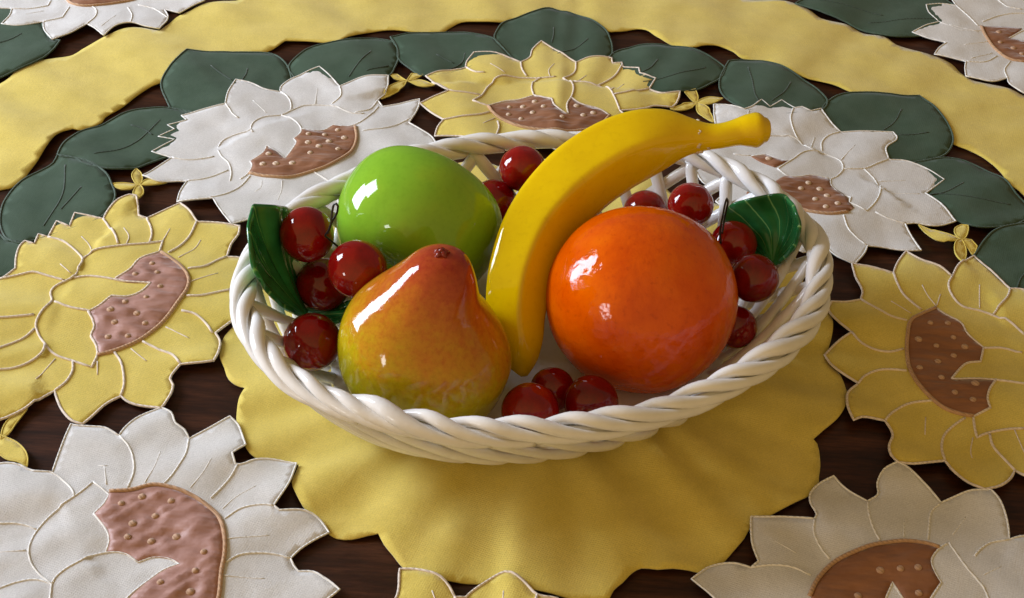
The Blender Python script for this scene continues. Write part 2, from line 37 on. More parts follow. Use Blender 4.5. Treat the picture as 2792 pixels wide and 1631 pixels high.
 {'kind':'yellow','outline':[(148.1,61.6),(155.5,60),(166.7,55.1),(170.1,63.4),(176.4,74.4),(182.1,67.8),(190.2,62.9),(195.2,56.4),(199.7,64.8),(209.6,74.7),(215.2,65),(221.6,50.6),(227.1,50.5),(236,44.8),(243.6,47.6),(248.8,29.1),(241.6,12.3),(245.8,-1),(234.5,-14.1),(232.7,-29.8),(222.2,-41.1),(219.3,-56.7),(208.8,-60),(204.3,-73.3),(198.6,-72.1),(195.2,-69.1),(192.2,-74.2),(186.9,-79.3),(179.9,-82),(174.1,-78.7),(169.5,-72.6),(167.2,-66.1),(153.5,-69.3),(147.6,-68.9),(145.2,-65.4),(145.3,-59.6),(148.3,-51.8),(146.4,-44.2),(136.7,-43.1),(133,-45.3),(131.6,-38.3),(132.2,-32),(133.7,-26.4),(139.2,-20.1),(131.9,-12.7),(128.6,-8.2),(126.8,-2.8),(130,1.5),(134.7,6.8),(140.4,11.2),(134.9,17.9),(132.2,26.9),(134.7,33.3),(141.8,33.2),(148.4,35.5),(150.3,42),(148.5,52.7)],'patches':[[(183,33.1),(187.5,28.2),(192.5,23.5),(194.2,15.5),(199.8,8),(196.3,-2),(190.1,-3.4),(185.9,-8),(180.2,-15.5),(192,-15.5),(199.6,-15.7),(194.9,-22.7),(192.8,-29.2),(192.4,-33.7),(184.8,-38.5),(179.7,-37.7),(173,-34.3),(168.5,-28.3),(165,-20.4),(163.2,-11.2),(164,0.3),(166.1,12.3),(169.6,22.7),(176,28.3)]],'knots':[(178.1,21.3),(186.2,22),(170.7,10.2),(186.9,12.5),(178.2,6.8),(191.1,7.3),(184.9,1),(176.9,-3.5),(167.7,-9),(175.8,-15.4),(189.7,-19),(179.5,-25.2),(186.5,-29.2)],'cords':[[(166.7,55.1),(167.3,47.8),(169.5,40.4),(176,31.5)],[(148.4,35.5),(154.6,28.7),(160.5,24),(167.5,22)],[(195.2,56.4),(192.4,50.9),(192.6,43.4),(196.5,36.3),(204.1,33.7),(211.9,29.2),(216.8,24.4),(220.5,17.6)],[(221.5,50.1),(218.5,43.4),(209.8,32.1)],[(140.4,11.2),(144.3,5.6),(150.3,2.2),(156.7,1.7),(163,4.1)],[(139.2,-20.1),(142.3,-15.6),(149.4,-11.3),(155.9,-10.4),(161.5,-11.3)],[(199.7,7.5),(208.2,7.7),(216,4.4)],[(180.2,-15.7),(186,-7.5),(190.2,-3.2),(196.3,-1.8),(199.7,7.5),(194.2,15.5),(192.5,23.5),(187.5,28.2),(183.1,33.3)],[(180.2,-15.7),(192.1,-15.3),(204.6,-16.4),(211.9,-17.7),(220.5,-16.1)],[(199.7,-15.4),(194.9,-22.7),(192.7,-29.2),(193,-33.6),(184.8,-38.7),(184,-46.6),(184,-50.8),(186.6,-49),(197.8,-45.1),(205.5,-44.1)],[(146.4,-44.2),(150.4,-38.6),(159.8,-31.7),(169.4,-30.1)],[(167.2,-66.1),(167.7,-58),(170.4,-50.1),(175.2,-44.6),(181.1,-39.8)],[(189.7,-48.7),(189.5,-54.7),(193.3,-64.4),(195.2,-69.1)]],'thin':[[(207.5,52.2),(204.2,35.9)],[(162.5,35.6),(170.6,27.9)],[(179,47.6),(181,40.3),(183.6,34.2),(187,42.9)],[(182.1,-51),(179.4,-59.6),(179.3,-62.9)],[(164.4,-40.2),(162.1,-50.8)],[(200.9,-45.3),(202.1,-58)]],'arcs':[[(184.8,-38.5),(179.7,-37.7),(173,-34.3),(168.5,-28.3),(165,-20.4),(163.2,-11.2),(164,0.3),(166.1,12.3),(169.6,22.7),(176,28.3),(183.1,33.3)]]},
 {'kind':'white','outline':[(-211.6,-94.2),(-208.3,-93.8),(-203.4,-94.8),(-198.1,-97.2),(-190.1,-97),(-190.4,-87.9),(-190.3,-79.8),(-190,-70.3),(-188.6,-71),(-182,-71.4),(-175.9,-71.8),(-168.9,-76.2),(-167.7,-71.6),(-163.4,-64.5),(-155.7,-58.8),(-150.8,-61.9),(-147.8,-67.6),(-143.5,-70.6),(-140.8,-75.1),(-133.3,-68.2),(-126.7,-61.8),(-122.7,-65.7),(-119.4,-73),(-117.1,-78.6),(-121.5,-83.7),(-119.4,-88.8),(-117.7,-88.9),(-111.9,-85.5),(-105.1,-84.2),(-95.7,-85.3),(-96.7,-97),(-98.1,-102.4),(-100.7,-109.6),(-98.3,-111.8),(-88.4,-110.8),(-83.6,-112.7),(-78.1,-119.8),(-83.7,-124.3),(-88,-128.9),(-90.7,-133.3),(-89,-136.6),(-87,-139.3),(-81.5,-139.6),(-76.8,-142.7),(-70.4,-148.1),(-74.4,-152.5),(-80.1,-156.8),(-83.1,-164.8),(-78.6,-170.8),(-85,-176.1),(-89.4,-174.5),(-93.9,-184),(-102.1,-183.3),(-106.5,-191.9),(-115.7,-188.3),(-123,-196.4),(-132.8,-190.5),(-142.9,-195.9),(-152.5,-187.6),(-163.2,-188.9),(-172.4,-179.8),(-182,-181.6),(-191.3,-173),(-203,-168.7),(-205.7,-155.9),(-217.6,-147.3),(-217.4,-133.5),(-227.1,-119.7),(-219.1,-111.7),(-221.4,-99.6)],'patches':[[(-165.1,-106.8),(-157.2,-105.5),(-149.3,-102.6),(-140.5,-103.9),(-132.5,-107.1),(-126.6,-111.2),(-121.7,-116.1),(-117.8,-124.5),(-115.8,-135),(-115.2,-145.2),(-114.4,-153.8),(-114.9,-161.7),(-127.1,-165.7),(-145,-156.2),(-141.3,-149.3),(-135.8,-142.9),(-130.9,-139.8),(-136,-137.4),(-141.5,-136.7),(-146.4,-139.1),(-151.5,-136),(-156.1,-134.9),(-158.9,-135.5),(-159.2,-130.2),(-160.8,-126),(-165,-121.3),(-167.8,-118.2),(-165.2,-112.8)]],'knots':[(-158.9,-112.4),(-151.9,-108.5),(-140.4,-109.6),(-144.9,-117.3),(-152.5,-121.5),(-152.9,-128),(-143.8,-129.1),(-134.7,-126.7),(-122.8,-134.1),(-124.3,-142.8),(-135.8,-148.9),(-124.2,-152.2)],'cords':[[(-198.1,-97.4),(-189.4,-97.7),(-184.3,-101.6),(-180.5,-105.2),(-177.6,-109.5)],[(-172.9,-101.4),(-176,-107.2),(-181.4,-114.3),(-185.2,-120.5),(-187.4,-126.4),(-188.1,-131.5),(-187.7,-136.4),(-185.8,-141.1),(-182.3,-145.6),(-178,-149.4),(-174.7,-151.9)],[(-172.9,-101.4),(-168,-105.1),(-164.8,-107.9),(-165.5,-112.8),(-168.1,-118),(-165,-121.3),(-161,-126),(-159.3,-130.2),(-159.3,-135.1)],[(-174.7,-151.9),(-174.4,-149.2),(-171.8,-144.9),(-168,-141.3),(-163.6,-137.5),(-156.6,-134.9),(-151.6,-135.6),(-146.4,-139),(-141.6,-136.4),(-136,-137),(-130.7,-139.8),(-135.9,-142.5),(-141.4,-149),(-145.7,-155.6),(-149.4,-163.9)],[(-168.5,-76.4),(-163.4,-81.9),(-160,-88.9),(-158.3,-95.9),(-158.7,-103.7)],[(-140.9,-75.4),(-140.1,-84.3),(-141.4,-91.6),(-143.1,-97.2),(-145.1,-101.2)],[(-118.5,-89),(-120.1,-94.7),(-122.9,-101.1),(-125.8,-106.7)],[(-100.6,-109.8),(-103.8,-109.2),(-108.8,-109.6),(-114.1,-111.8),(-118.4,-116.9)],[(-90.7,-133.3),(-96.2,-131.9),(-102.8,-132),(-110,-134.2),(-113.9,-138)],[(-201.8,-159.6),(-193,-154.4),(-187.5,-151.4),(-181.1,-149.9),(-174.7,-151.9),(-173.7,-157.1),(-171.9,-165.4)],[(-210.6,-124.4),(-202.3,-124.2),(-197,-123.5),(-191.2,-124.5),(-187.4,-126.4)]],'thin':[[(-150.5,-83.4),(-150.9,-93),(-152.6,-100.9)],[(-129.2,-87.5),(-131,-94.7),(-134.5,-102.7)],[(-109.5,-99),(-116.4,-105.2),(-120.3,-111.5)],[(-100.3,-123.7),(-115.7,-127.2)],[(-98.6,-144.1),(-113.6,-144.1)],[(-170.6,-92.9),(-167.2,-102.7)],[(-172.9,-92.6),(-169.4,-92.8)],[(-203,-139.5),(-198,-138.1),(-188.7,-136.8)]],'arcs':[[(-165.1,-106.5),(-157.3,-105.1),(-149.4,-102.1),(-140.6,-103.3),(-132.6,-106.5),(-126.1,-110.8),(-120.9,-116),(-116.5,-126.6),(-115,-134.9),(-114.8,-141.8),(-113.6,-153.8),(-113.9,-161.6)]]},
 {'kind':'white','outline':[(59.1,-134.3),(61.9,-131.4),(65.4,-127.7),(70.5,-125.2),(75.5,-124.9),(81.9,-127.1),(85,-124.3),(83.5,-116.5),(83.7,-108.5),(84.4,-101.6),(93.5,-101.1),(102.1,-100.9),(109.2,-101.2),(110.3,-99.2),(108.8,-93.2),(109.6,-87),(113.8,-81.2),(120.5,-76.2),(123.2,-81.3),(127.2,-85.8),(131.8,-89.9),(136.6,-85.9),(137.5,-79.5),(141,-72.9),(147.1,-68.6),(150.3,-70.6),(155,-77.5),(158.5,-83.5),(161.2,-89),(168,-85.6),(174.4,-82.8),(182.2,-82.1),(184.1,-86.4),(185,-92.5),(185,-100.1),(184,-106.8),(190.8,-104.5),(200.9,-104.9),(199.2,-115.9),(205.9,-123.9),(199,-133.3),(198.9,-144),(188.2,-149.9),(183.1,-161.7),(172.7,-163.6),(163,-172.2),(156.4,-167.1),(144.4,-175.1),(137.8,-169.5),(123.7,-176.4),(118.2,-169.5),(103.9,-171.6),(99.8,-163.8),(89.5,-162.6),(89.3,-154.9),(77.5,-151.8),(80.2,-145.1),(70,-145.7),(65.1,-140.1)],'patches':[[(102.9,-139.6),(107.2,-131.1),(113.8,-123),(122.4,-117.8),(131.3,-114),(142.9,-111.8),(151.2,-112.7),(155.1,-114.2),(150.8,-120.5),(151.5,-126.8),(152.7,-130.2),(147.7,-136.6),(145,-148.1),(139,-148.5),(137.8,-137.3),(134.6,-130.7),(131.4,-137),(127.4,-151.2),(114.3,-153.3),(103.3,-148.9)]],'knots':[(130.8,-125.7),(138.4,-124.9),(145.2,-124.1),(143.6,-135.2),(120.8,-137.4)],'cords':[[(81.9,-127.1),(90.9,-125.6),(98,-126.2),(104.2,-129.3)],[(109.2,-101.4),(108.1,-107.6),(109.5,-114),(112.6,-120.3)],[(131.8,-90.1),(131,-98.5),(131.9,-107.4),(133,-111)],[(161.2,-89),(156.5,-93.7),(153.8,-102.2),(151.8,-109.7)],[(183.7,-106.9),(176.2,-108.8),(170.6,-113.5),(168.3,-116.5)],[(159.5,-110.6),(163.3,-121.8),(169.1,-133.2),(169.5,-143.2)],[(159.5,-110.6),(155.1,-114.2),(150.8,-120.5),(151.5,-126.8),(152.8,-130.2),(147.6,-137.3)],[(137.7,-138),(134.7,-130.6),(131,-137.7)]],'thin':[[(144.6,-99.1),(142.6,-108.9)],[(169.2,-96.6),(162.1,-106.1)],[(177.4,-120.9),(169.7,-125.6)],[(92.2,-113.8),(99.9,-119)]],'arcs':[[(102.3,-139.6),(106.7,-130.8),(113.6,-122.5),(122.2,-117.3),(131.4,-113.4),(143,-111.2),(151.3,-112.1),(155.2,-113.8)]]},
 {'kind':'yellow','outline':[(-49.6,-136.3),(-45.2,-136.1),(-39.7,-137.5),(-34.1,-139.8),(-30.6,-143.7),(-28.4,-147.9),(-24.5,-147.4),(-23,-145.2),(-17.9,-140.1),(-14.2,-137.1),(-10.5,-135.9),(-6.1,-138),(-2.2,-141.8),(1.7,-146.2),(9.1,-147.1),(13.4,-154.7),(21.9,-155.4),(23.3,-164.9),(32.5,-171.2),(28.8,-179.9),(32.6,-189.1),(21.5,-195),(19,-202.5),(6.7,-202.1),(-0.5,-208.1),(-12.8,-204.4),(-24.8,-208.5),(-32.6,-201.7),(-42.4,-201.2),(-45.6,-193.9),(-56.1,-188.7),(-53.1,-179.6),(-60.5,-172.7),(-53.5,-165.4),(-55.4,-157.8),(-49.8,-150.3)],'patches':[[(-34.6,-175.4),(-24.9,-167.3),(-12,-164),(1,-166.9),(8.9,-175.7),(-3.7,-182.5),(-11.5,-177.6),(-21.2,-185.4)]],'knots':[(-24.6,-171.7),(-14.4,-169.2),(-4,-170.4),(2.2,-174.9)],'cords':[[(-28.4,-147.9),(-25.6,-155.9),(-26.1,-163.6)],[(1.7,-146.2),(-0.3,-154.3),(-4.3,-163.5)]],'thin':[[(-36.8,-146.8),(-32.9,-156.4)],[(-10.7,-145),(-10.7,-158.2)]],'arcs':[]},
 {'kind':'white','outline':[(-331.5,264.1),(-315.9,264.9),(-314.6,256.2),(-316.3,246.5),(-306.3,245.6),(-293.9,252.4),(-291.1,244.1),(-283.1,232.8),(-275.4,240.7),(-268.3,251.7),(-263,247.9),(-255.5,239.9),(-251.3,251.8),(-243.9,256),(-234.8,253.5),(-226.4,252.4),(-224.7,267.7),(-228.9,277),(-219.5,273.6),(-212.7,282.4),(-206.9,287.6),(-215.1,294),(-227.8,300),(-225.5,309.7),(-248.5,312.9),(-259.5,321.3),(-276.1,315.5),(-295.6,321.1),(-310.9,311.6),(-329.3,313.4),(-338.3,299),(-351.7,299.4),(-347.5,281.2),(-355.4,271.3),(-340.7,265.7)],'patches':[[(-295.1,287),(-288.9,282.2),(-284.5,277.2),(-277.7,274.4),(-266.1,276.5),(-254.7,283.2),(-249.4,286.5),(-248.1,295.9),(-264.6,305.4),(-281.4,301.6),(-290.2,295)]],'knots':[(-282.8,282),(-275.6,282.8),(-269.5,289.8),(-261.4,292.6),(-279,292.5)],'cords':[[(-315.9,264.9),(-306.6,266.8),(-297,272.3),(-297.3,279.5)],[(-293.9,252.4),(-284.8,259.4),(-284,271.9)],[(-268.3,251.7),(-265.7,261.5),(-267.9,270.1),(-272.6,274.9)],[(-243.9,256),(-245.3,265.5),(-250.3,275.6)],[(-224.5,266.8),(-235.9,277.1),(-245.2,279.7)]],'thin':[[(-306,258.9),(-297.5,265.1)],[(-259.4,250),(-254,262.8)]],'arcs':[[(-288.9,282.2),(-284.3,276.4),(-277.3,273),(-265.9,275.7),(-254.5,282.3),(-248.6,286.6)]]},
 {'kind':'white','outline':[(254,353.6),(252.9,343.8),(254.2,332.5),(246.2,333.5),(235.3,331.4),(234.9,321.9),(238.8,309.5),(230.8,305),(220.1,295.4),(227.8,289.5),(237.9,282.7),(232.2,276.1),(228.3,269.2),(236.3,266.3),(245.3,262.2),(243.5,255.4),(241.8,245.4),(248.4,242.9),(256.2,240.5),(265.6,244.6),(264.9,238.1),(268.5,232.2),(271.8,228.6),(283,233.6),(290.8,225),(302.8,241.9),(317.6,249.9),(320.3,271.6),(336,290.4),(330.8,309.3),(340,336.2),(327.6,344.3),(327.8,369.8),(311.8,362),(302.3,381.1),(283.9,362.9),(271.7,371.5)],'patches':[[(265,306.8),(278.5,307.4),(288.9,306.3),(285,300.9),(277.9,293.4),(281.9,291.7),(288.2,288.9),(309.8,284.2),(299.4,261.1),(286.7,261.5),(280.7,265),(272.9,268.4),(267.5,278.9),(264.7,293.4)]],'knots':[(273.2,299.6),(271.2,287.1),(277.6,280.8),(281.2,274.4),(289.7,273.5)],'cords':[[(254.2,332.5),(258.9,319.9),(262.5,307.5)],[(266.4,313.4),(279.2,322.1),(295.4,325.7),(306.6,323.2)],[(282.7,345.1),(286.5,334.1),(295,331.3)],[(265.4,243.8),(266.2,254.4),(272.1,265)],[(245.8,262.3),(257.2,263.5),(265.7,271.1)],[(302.3,309.9),(290.2,304.1),(277.9,293.4)]],'thin':[[(248,281.2),(265.3,288.2)],[(249.1,266),(263.9,274.3)],[(244.2,305.5),(260.5,298.3)],[(238.8,309.5),(250,299),(262.7,300.3)]],'arcs':[[(264.3,306.8),(264,293.3),(267,278.4),(272.3,267.5),(280.5,264.2)]]},
]
CREASE = [(11.6,315.3),(5.8,188.8),(-8.4,-140.3)]
BALLS = [('cherry',-0.099,-0.0125,0.062,0.01155),('cherry',-0.076,-0.0312,0.06,0.01211),('cherry',-0.0939,-0.0104,0.034,0.01159),('cherry',-0.0933,-0.0474,0.034,0.01187),('cherry',-0.0115,0.0592,0.051,0.01074),('cherry',-0.0239,0.052,0.036,0.01118),('cherry',0.0463,0.0568,0.032,0.01035),('cherry',0.0649,0.0446,0.046,0.01043),('cherry',0.0834,0.0255,0.04,0.01043),('cherry',0.0887,-0.0046,0.045,0.01068),('cherry',0.0827,-0.0147,0.026,0.00937),('cherry',-0.0037,-0.0767,0.03,0.01146),('cherry',0.0202,-0.0698,0.03,0.01093),('cherry',0.0052,-0.055,0.022,0.00926),('orange',0.0401,-0.0238,0.046,0.03962),('apple',-0.0573,0.0133,0.0457,0.0361),('pear',-0.0461,-0.0597,0.04,0.03431)]
BANANA = [(-0.0065,-0.046,0.02,0.00151),(-0.0072,-0.043,0.022,0.00504),(-0.0091,-0.0386,0.028,0.0094),(-0.0115,-0.0297,0.038,0.01227),(-0.0113,-0.0195,0.047,0.01349),(-0.008,-0.0061,0.055,0.01463),(-0.0021,0.0078,0.061,0.01566),(0.0046,0.0167,0.066,0.01627),(0.0153,0.0272,0.072,0.01656),(0.028,0.0344,0.078,0.01608),(0.0409,0.0391,0.082,0.01471),(0.0513,0.0411,0.084,0.01191),(0.06,0.0408,0.085,0.00805),(0.0661,0.041,0.085,0.00612),(0.0739,0.0412,0.086,0.00542),(0.08,0.0431,0.087,0.00595),(0.0852,0.0437,0.088,0.00718),(0.0893,0.0441,0.088,0.00735),(0.0914,0.0443,0.088,0.0056)]
LEAF_FANS = [('left',(-0.1,-0.0223,0.026),[(-0.0988,-0.0048,0.02),(-0.1003,0.0148,0.02),(-0.1031,0.0254,0.03),(-0.1064,0.023,0.044),(-0.1092,0.0064,0.061),(-0.1116,-0.0143,0.078),(-0.1173,-0.0182,0.081),(-0.1181,-0.0267,0.081),(-0.1177,-0.036,0.079),(-0.117,-0.0412,0.076),(-0.1154,-0.0438,0.069),(-0.1126,-0.0401,0.058),(-0.1075,-0.0348,0.044),(-0.1041,-0.0284,0.034)]),('low',(-0.0813,-0.0221,0.03),[(-0.0855,-0.0243,0.026),(-0.0919,-0.0228,0.022),(-0.0991,-0.0211,0.02),(-0.1071,-0.0184,0.024),(-0.1111,-0.0177,0.031),(-0.1063,-0.0164,0.028),(-0.0982,-0.0137,0.024),(-0.0894,-0.014,0.026),(-0.0823,-0.0141,0.03),(-0.0777,-0.0161,0.032)]),('right',(0.1001,0.0144,0.038),[(0.0972,0.0197,0.034),(0.0916,0.0258,0.033),(0.0862,0.0335,0.034),(0.0804,0.0379,0.039),(0.0785,0.0396,0.046),(0.081,0.0384,0.052),(0.0876,0.035,0.058),(0.0939,0.0313,0.063),(0.0984,0.0268,0.067),(0.1021,0.0173,0.07),(0.1045,0.0085,0.07),(0.1054,0.0049,0.067),(0.1048,0.0042,0.06),(0.1031,0.0066,0.051),(0.1016,0.011,0.043)])]
WIRES = [[(-0.085,-0.0178,0.06),(-0.0902,-0.0205,0.068),(-0.0878,-0.0215,0.073),(-0.0868,-0.0199,0.08),(-0.0861,-0.0195,0.083),(-0.085,-0.02,0.084),(-0.0843,-0.0205,0.083),(-0.0851,-0.0197,0.079),(-0.0875,-0.02,0.074),(-0.0891,-0.0204,0.069)],[(0.0765,0.0184,0.045),(0.0757,0.0205,0.05),(0.0762,0.023,0.057),(0.0767,0.0252,0.062),(0.0772,0.026,0.064),(0.0777,0.0253,0.063),(0.0776,0.0249,0.059),(0.0773,0.0241,0.053),(0.0767,0.0205,0.049)]]
PI = math.pi
C = bpy.context.scene.collection
random.seed(4)

# ---------------------------------------------------------------- materials
def new_mat(name):
    m = bpy.data.materials.new(name); m.use_nodes = True
    nt = m.node_tree; b = nt.nodes['Principled BSDF']
    return m, nt, b
def node(nt, t, **kw):
    n = nt.nodes.new(t)
    for k, v in kw.items():
        if k.startswith('i_'): n.inputs[k[2:].replace('_', ' ')].default_value = v
        else: setattr(n, k, v)
    return n
def ramp(nt, src, stops):
    r = node(nt, 'ShaderNodeValToRGB'); e = r.color_ramp.elements
    while len(e) < len(stops): e.new(0.5)
    for q, (p, c) in zip(e, stops): q.position = p; q.color = (*c, 1)
    nt.links.new(src, r.inputs['Fac']); return r.outputs['Color']
def noise_tex(nt, scale, detail=3, rough=.5, coord='Object', vec=None):
    t = node(nt, 'ShaderNodeTexNoise'); t.inputs['Scale'].default_value = scale
    t.inputs['Detail'].default_value = detail; t.inputs['Roughness'].default_value = rough
    if vec is None:
        tc = node(nt, 'ShaderNodeTexCoord'); vec = tc.outputs[coord]
    nt.links.new(vec, t.inputs['Vector']); return t.outputs['Fac']
def mapped(nt, scale, rot=(0, 0, 0), coord='Object'):
    tc = node(nt, 'ShaderNodeTexCoord'); mp = node(nt, 'ShaderNodeMapping')
    mp.inputs['Scale'].default_value = scale; mp.inputs['Rotation'].default_value = rot
    nt.links.new(tc.outputs[coord], mp.inputs['Vector']); return mp.outputs['Vector']
def bump(nt, b, h, strength, dist, prev=None, sock='Normal'):
    n = node(nt, 'ShaderNodeBump'); n.inputs['Strength'].default_value = strength
    n.inputs['Distance'].default_value = dist
    nt.links.new(h, n.inputs['Height'])
    if prev is not None: nt.links.new(prev, n.inputs['Normal'])
    nt.links.new(n.outputs['Normal'], b.inputs[sock]); return n.outputs['Normal']
def mix_col(nt, fac, a, c, mode='MIX'):
    m = node(nt, 'ShaderNodeMix', data_type='RGBA', blend_type=mode)
    for s, v in (('Factor', fac), ('A', a), ('B', c)):
        i = [q for q in m.inputs if q.name == s and (q.type == ('VALUE' if s == 'Factor' else 'RGBA'))][0]
        if hasattr(v, 'links') or hasattr(v, 'is_output'): nt.links.new(v, i)
        else: i.default_value = v if s == 'Factor' else (*v, 1)
    return [q for q in m.outputs if q.type == 'RGBA'][0]

def cloth_mat(name, dark, light, rough=.8, weave=.25, sheen=.28):
    m, nt, b = new_mat(name)
    n1 = noise_tex(nt, 55, 4, .6)
    col = ramp(nt, n1, [(.3, dark), (.7, light)])
    n2 = noise_tex(nt, 1500, 2, .6)
    col = mix_col(nt, .22, col, ramp(nt, n2, [(.35, (.35, .35, .35)), (.65, (1, 1, 1))]), 'MULTIPLY')
    nt.links.new(col, b.inputs['Base Color'])
    b.inputs['Roughness'].default_value = rough
    b.inputs['Specular IOR Level'].default_value = .22
    b.inputs['Sheen Weight'].default_value = sheen
    b.inputs['Sheen Roughness'].default_value = .5
    # woven thread grain and small creases
    w1 = node(nt, 'ShaderNodeTexWave', wave_type='BANDS', bands_direction='X'); w1.inputs['Scale'].default_value = 330
    w2 = node(nt, 'ShaderNodeTexWave', wave_type='BANDS', bands_direction='Y'); w2.inputs['Scale'].default_value = 330
    for w in (w1, w2):
        w.inputs['Distortion'].default_value = 1.5
        nt.links.new(mapped(nt, (1, 1, 1), (0, 0, .35)), w.inputs['Vector'])
    add = node(nt, 'ShaderNodeMath', operation='MULTIPLY'); nt.links.new(w1.outputs['Fac'], add.inputs[0]); nt.links.new(w2.outputs['Fac'], add.inputs[1])
    p = bump(nt, b, add.outputs[0], weave, .00025)
    p = bump(nt, b, noise_tex(nt, 120, 3, .6), .35, .0008, p)
    bump(nt, b, n2, .3, .0003, p)
    return m
M = {}
M['yellow'] = cloth_mat('yellow_cotton', (.66, .525, .092), (.75, .605, .132))
M['white'] = cloth_mat('white_cotton', (.64, .635, .62), (.73, .725, .71))
M['green'] = cloth_mat('sage_green_cotton', (.040, .078, .046), (.064, .108, .070), sheen=.08)
def cord_mat(name, col, rough=.75):
    m, nt, b = new_mat(name)
    n = noise_tex(nt, 260, 3)
    nt.links.new(ramp(nt, n, [(.25, tuple(c * .88 for c in col)), (.75, col)]), b.inputs['Base Color'])
    b.inputs['Roughness'].default_value = rough; b.inputs['Sheen Weight'].default_value = .2
    w = node(nt, 'ShaderNodeTexWave', wave_type='BANDS', bands_direction='DIAGONAL'); w.inputs['Scale'].default_value = 260
    w.inputs['Distortion'].default_value = 2
    nt.links.new(mapped(nt, (1, 1, 1)), w.inputs['Vector'])
    bump(nt, b, w.outputs['Fac'], .6, .0004)
    return m
M['cord_yellow'] = cord_mat('pinkish_cream_stitching', (.76, .66, .56))
M['cord_white'] = cord_mat('cream_stitching', (.84, .825, .78))
M['cord_tan'] = cord_mat('tan_stitching', (.50, .30, .16))
M['cord_green'] = cord_mat('dark_green_stitching', (.022, .048, .030))
M['cord_leaf_edge'] = cord_mat('green_edge_stitching', (.035, .075, .045))
M['knot'] = cord_mat('beige_knot_thread', (.66, .50, .37))
M['knot_tan'] = cord_mat('tan_knot_thread', (.50, .31, .19))
def satin_mat(name, d, l, rough):
    m, nt, b = new_mat(name)
    n = noise_tex(nt, 1, 3, .55, vec=mapped(nt, (38, 130, 60), (0, 0, .5)))
    nt.links.new(ramp(nt, n, [(.3, d), (.7, l)]), b.inputs['Base Color'])
    b.inputs['Roughness'].default_value = rough; b.inputs['Sheen Weight'].default_value = .35
    b.inputs['Sheen Roughness'].default_value = .35
    p = bump(nt, b, noise_tex(nt, 1, 2, .5, vec=mapped(nt, (45, 150, 60), (0, 0, .5))), .8, .003)
    p = bump(nt, b, noise_tex(nt, 160, 3), .4, .001, p)
    return m
M['satin'] = satin_mat('brown_satin', (.22, .088, .036), (.31, .135, .060), .68)
M['satin_sheened'] = satin_mat('brown_satin_window_sheen', (.33, .165, .125), (.44, .235, .185), .55)  # brown satin with the window's pinkish reflection painted into its colour

def wood_mat():
    m, nt, b = new_mat('dark_mahogany')
    n = noise_tex(nt, 1, 6, .65, vec=mapped(nt, (14, 90, 14), (0, 0, .45)))
    col = ramp(nt, n, [(.3, (.014, .0045, .002)), (.52, (.042, .014, .006)), (.72, (.085, .031, .014))])
    n2 = noise_tex(nt, 1, 5, .75, vec=mapped(nt, (60, 700, 60), (0, 0, .45)))
    col = mix_col(nt, .75, col, ramp(nt, n2, [(.36, (.38, .33, .30)), (.62, (1.3, 1.25, 1.2))]), 'MULTIPLY')
    nt.links.new(col, b.inputs['Base Color']); b.inputs['Roughness'].default_value = .42; b.inputs['Specular IOR Level'].default_value = .28
    bump(nt, b, noise_tex(nt, 1, 4, .6, vec=mapped(nt, (40, 420, 40), (0, 0, .45))), .25, .0004)
    return m
M['wood'] = wood_mat()

def glaze(name, colnode=None, col=None, rough=.22, coat=.8, coat_rough=.05, sub=0., bumpy=((60, .12, .001),)):
    m, nt, b = new_mat(name)
    if col: b.inputs['Base Color'].default_value = (*col, 1)
    if colnode: nt.links.new(colnode(nt), b.inputs['Base Color'])
    b.inputs['Roughness'].default_value = rough
    b.inputs['Coat Weight'].default_value = coat; b.inputs['Coat Roughness'].default_value = coat_rough
    b.inputs['Coat IOR'].default_value = 1.5; b.inputs['Specular IOR Level'].default_value = 0
    if sub: b.inputs['Subsurface Weight'].default_value = sub; b.inputs['Subsurface Radius'].default_value = (.002, .001, .0005); b.inputs['Subsurface Scale'].default_value = 1
    p = q = None
    for sc, st, di in bumpy:
        h = noise_tex(nt, sc, 3)
        p = bump(nt, b, h, st, di, p); q = bump(nt, b, h, st, di, q, 'Coat Normal')
    return m
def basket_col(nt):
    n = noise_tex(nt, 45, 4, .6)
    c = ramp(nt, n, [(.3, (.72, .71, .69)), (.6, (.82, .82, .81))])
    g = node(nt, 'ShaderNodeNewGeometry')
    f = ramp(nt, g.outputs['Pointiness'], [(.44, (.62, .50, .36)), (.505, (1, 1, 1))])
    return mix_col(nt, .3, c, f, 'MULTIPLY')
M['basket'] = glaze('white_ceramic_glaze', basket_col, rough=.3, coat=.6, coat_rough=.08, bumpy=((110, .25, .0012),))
def cherry_col(nt):
    n = noise_tex(nt, 90, 5, .6)
    oi = node(nt, 'ShaderNodeObjectInfo'); sh = node(nt, 'ShaderNodeMath', operation='MULTIPLY_ADD'); nt.links.new(oi.outputs['Random'], sh.inputs[0]); sh.inputs[1].default_value = .3
    nt.links.new(n, sh.inputs[2]); n = sh.outputs[0]
    return ramp(nt, n, [(.4, (.13, .0018, .0025)), (.65, (.22, .003, .0035)), (.9, (.32, .009, .005))])
M['cherry'] = glaze('dark_red_glaze', cherry_col, rough=.25, coat=1, coat_rough=.03, bumpy=((70, .10, .0012),))
def orange_col(nt):
    n = noise_tex(nt, 26, 5, .62); n2 = noise_tex(nt, 420, 3, .6)
    c = ramp(nt, n, [(.3, (.52, .052, .0001)), (.5, (.66, .094, .0001)), (.72, (.76, .155, .0002))])
    s = ramp(nt, n2, [(.30, (.55, .42, .35)), (.42, (1, 1, 1))])
    return mix_col(nt, .25, c, s, 'MULTIPLY')
M['orange'] = glaze('orange_glaze', orange_col, rough=.35, coat=.75, coat_rough=.04, bumpy=((45, .14, .002), (260, .30, .0010)))
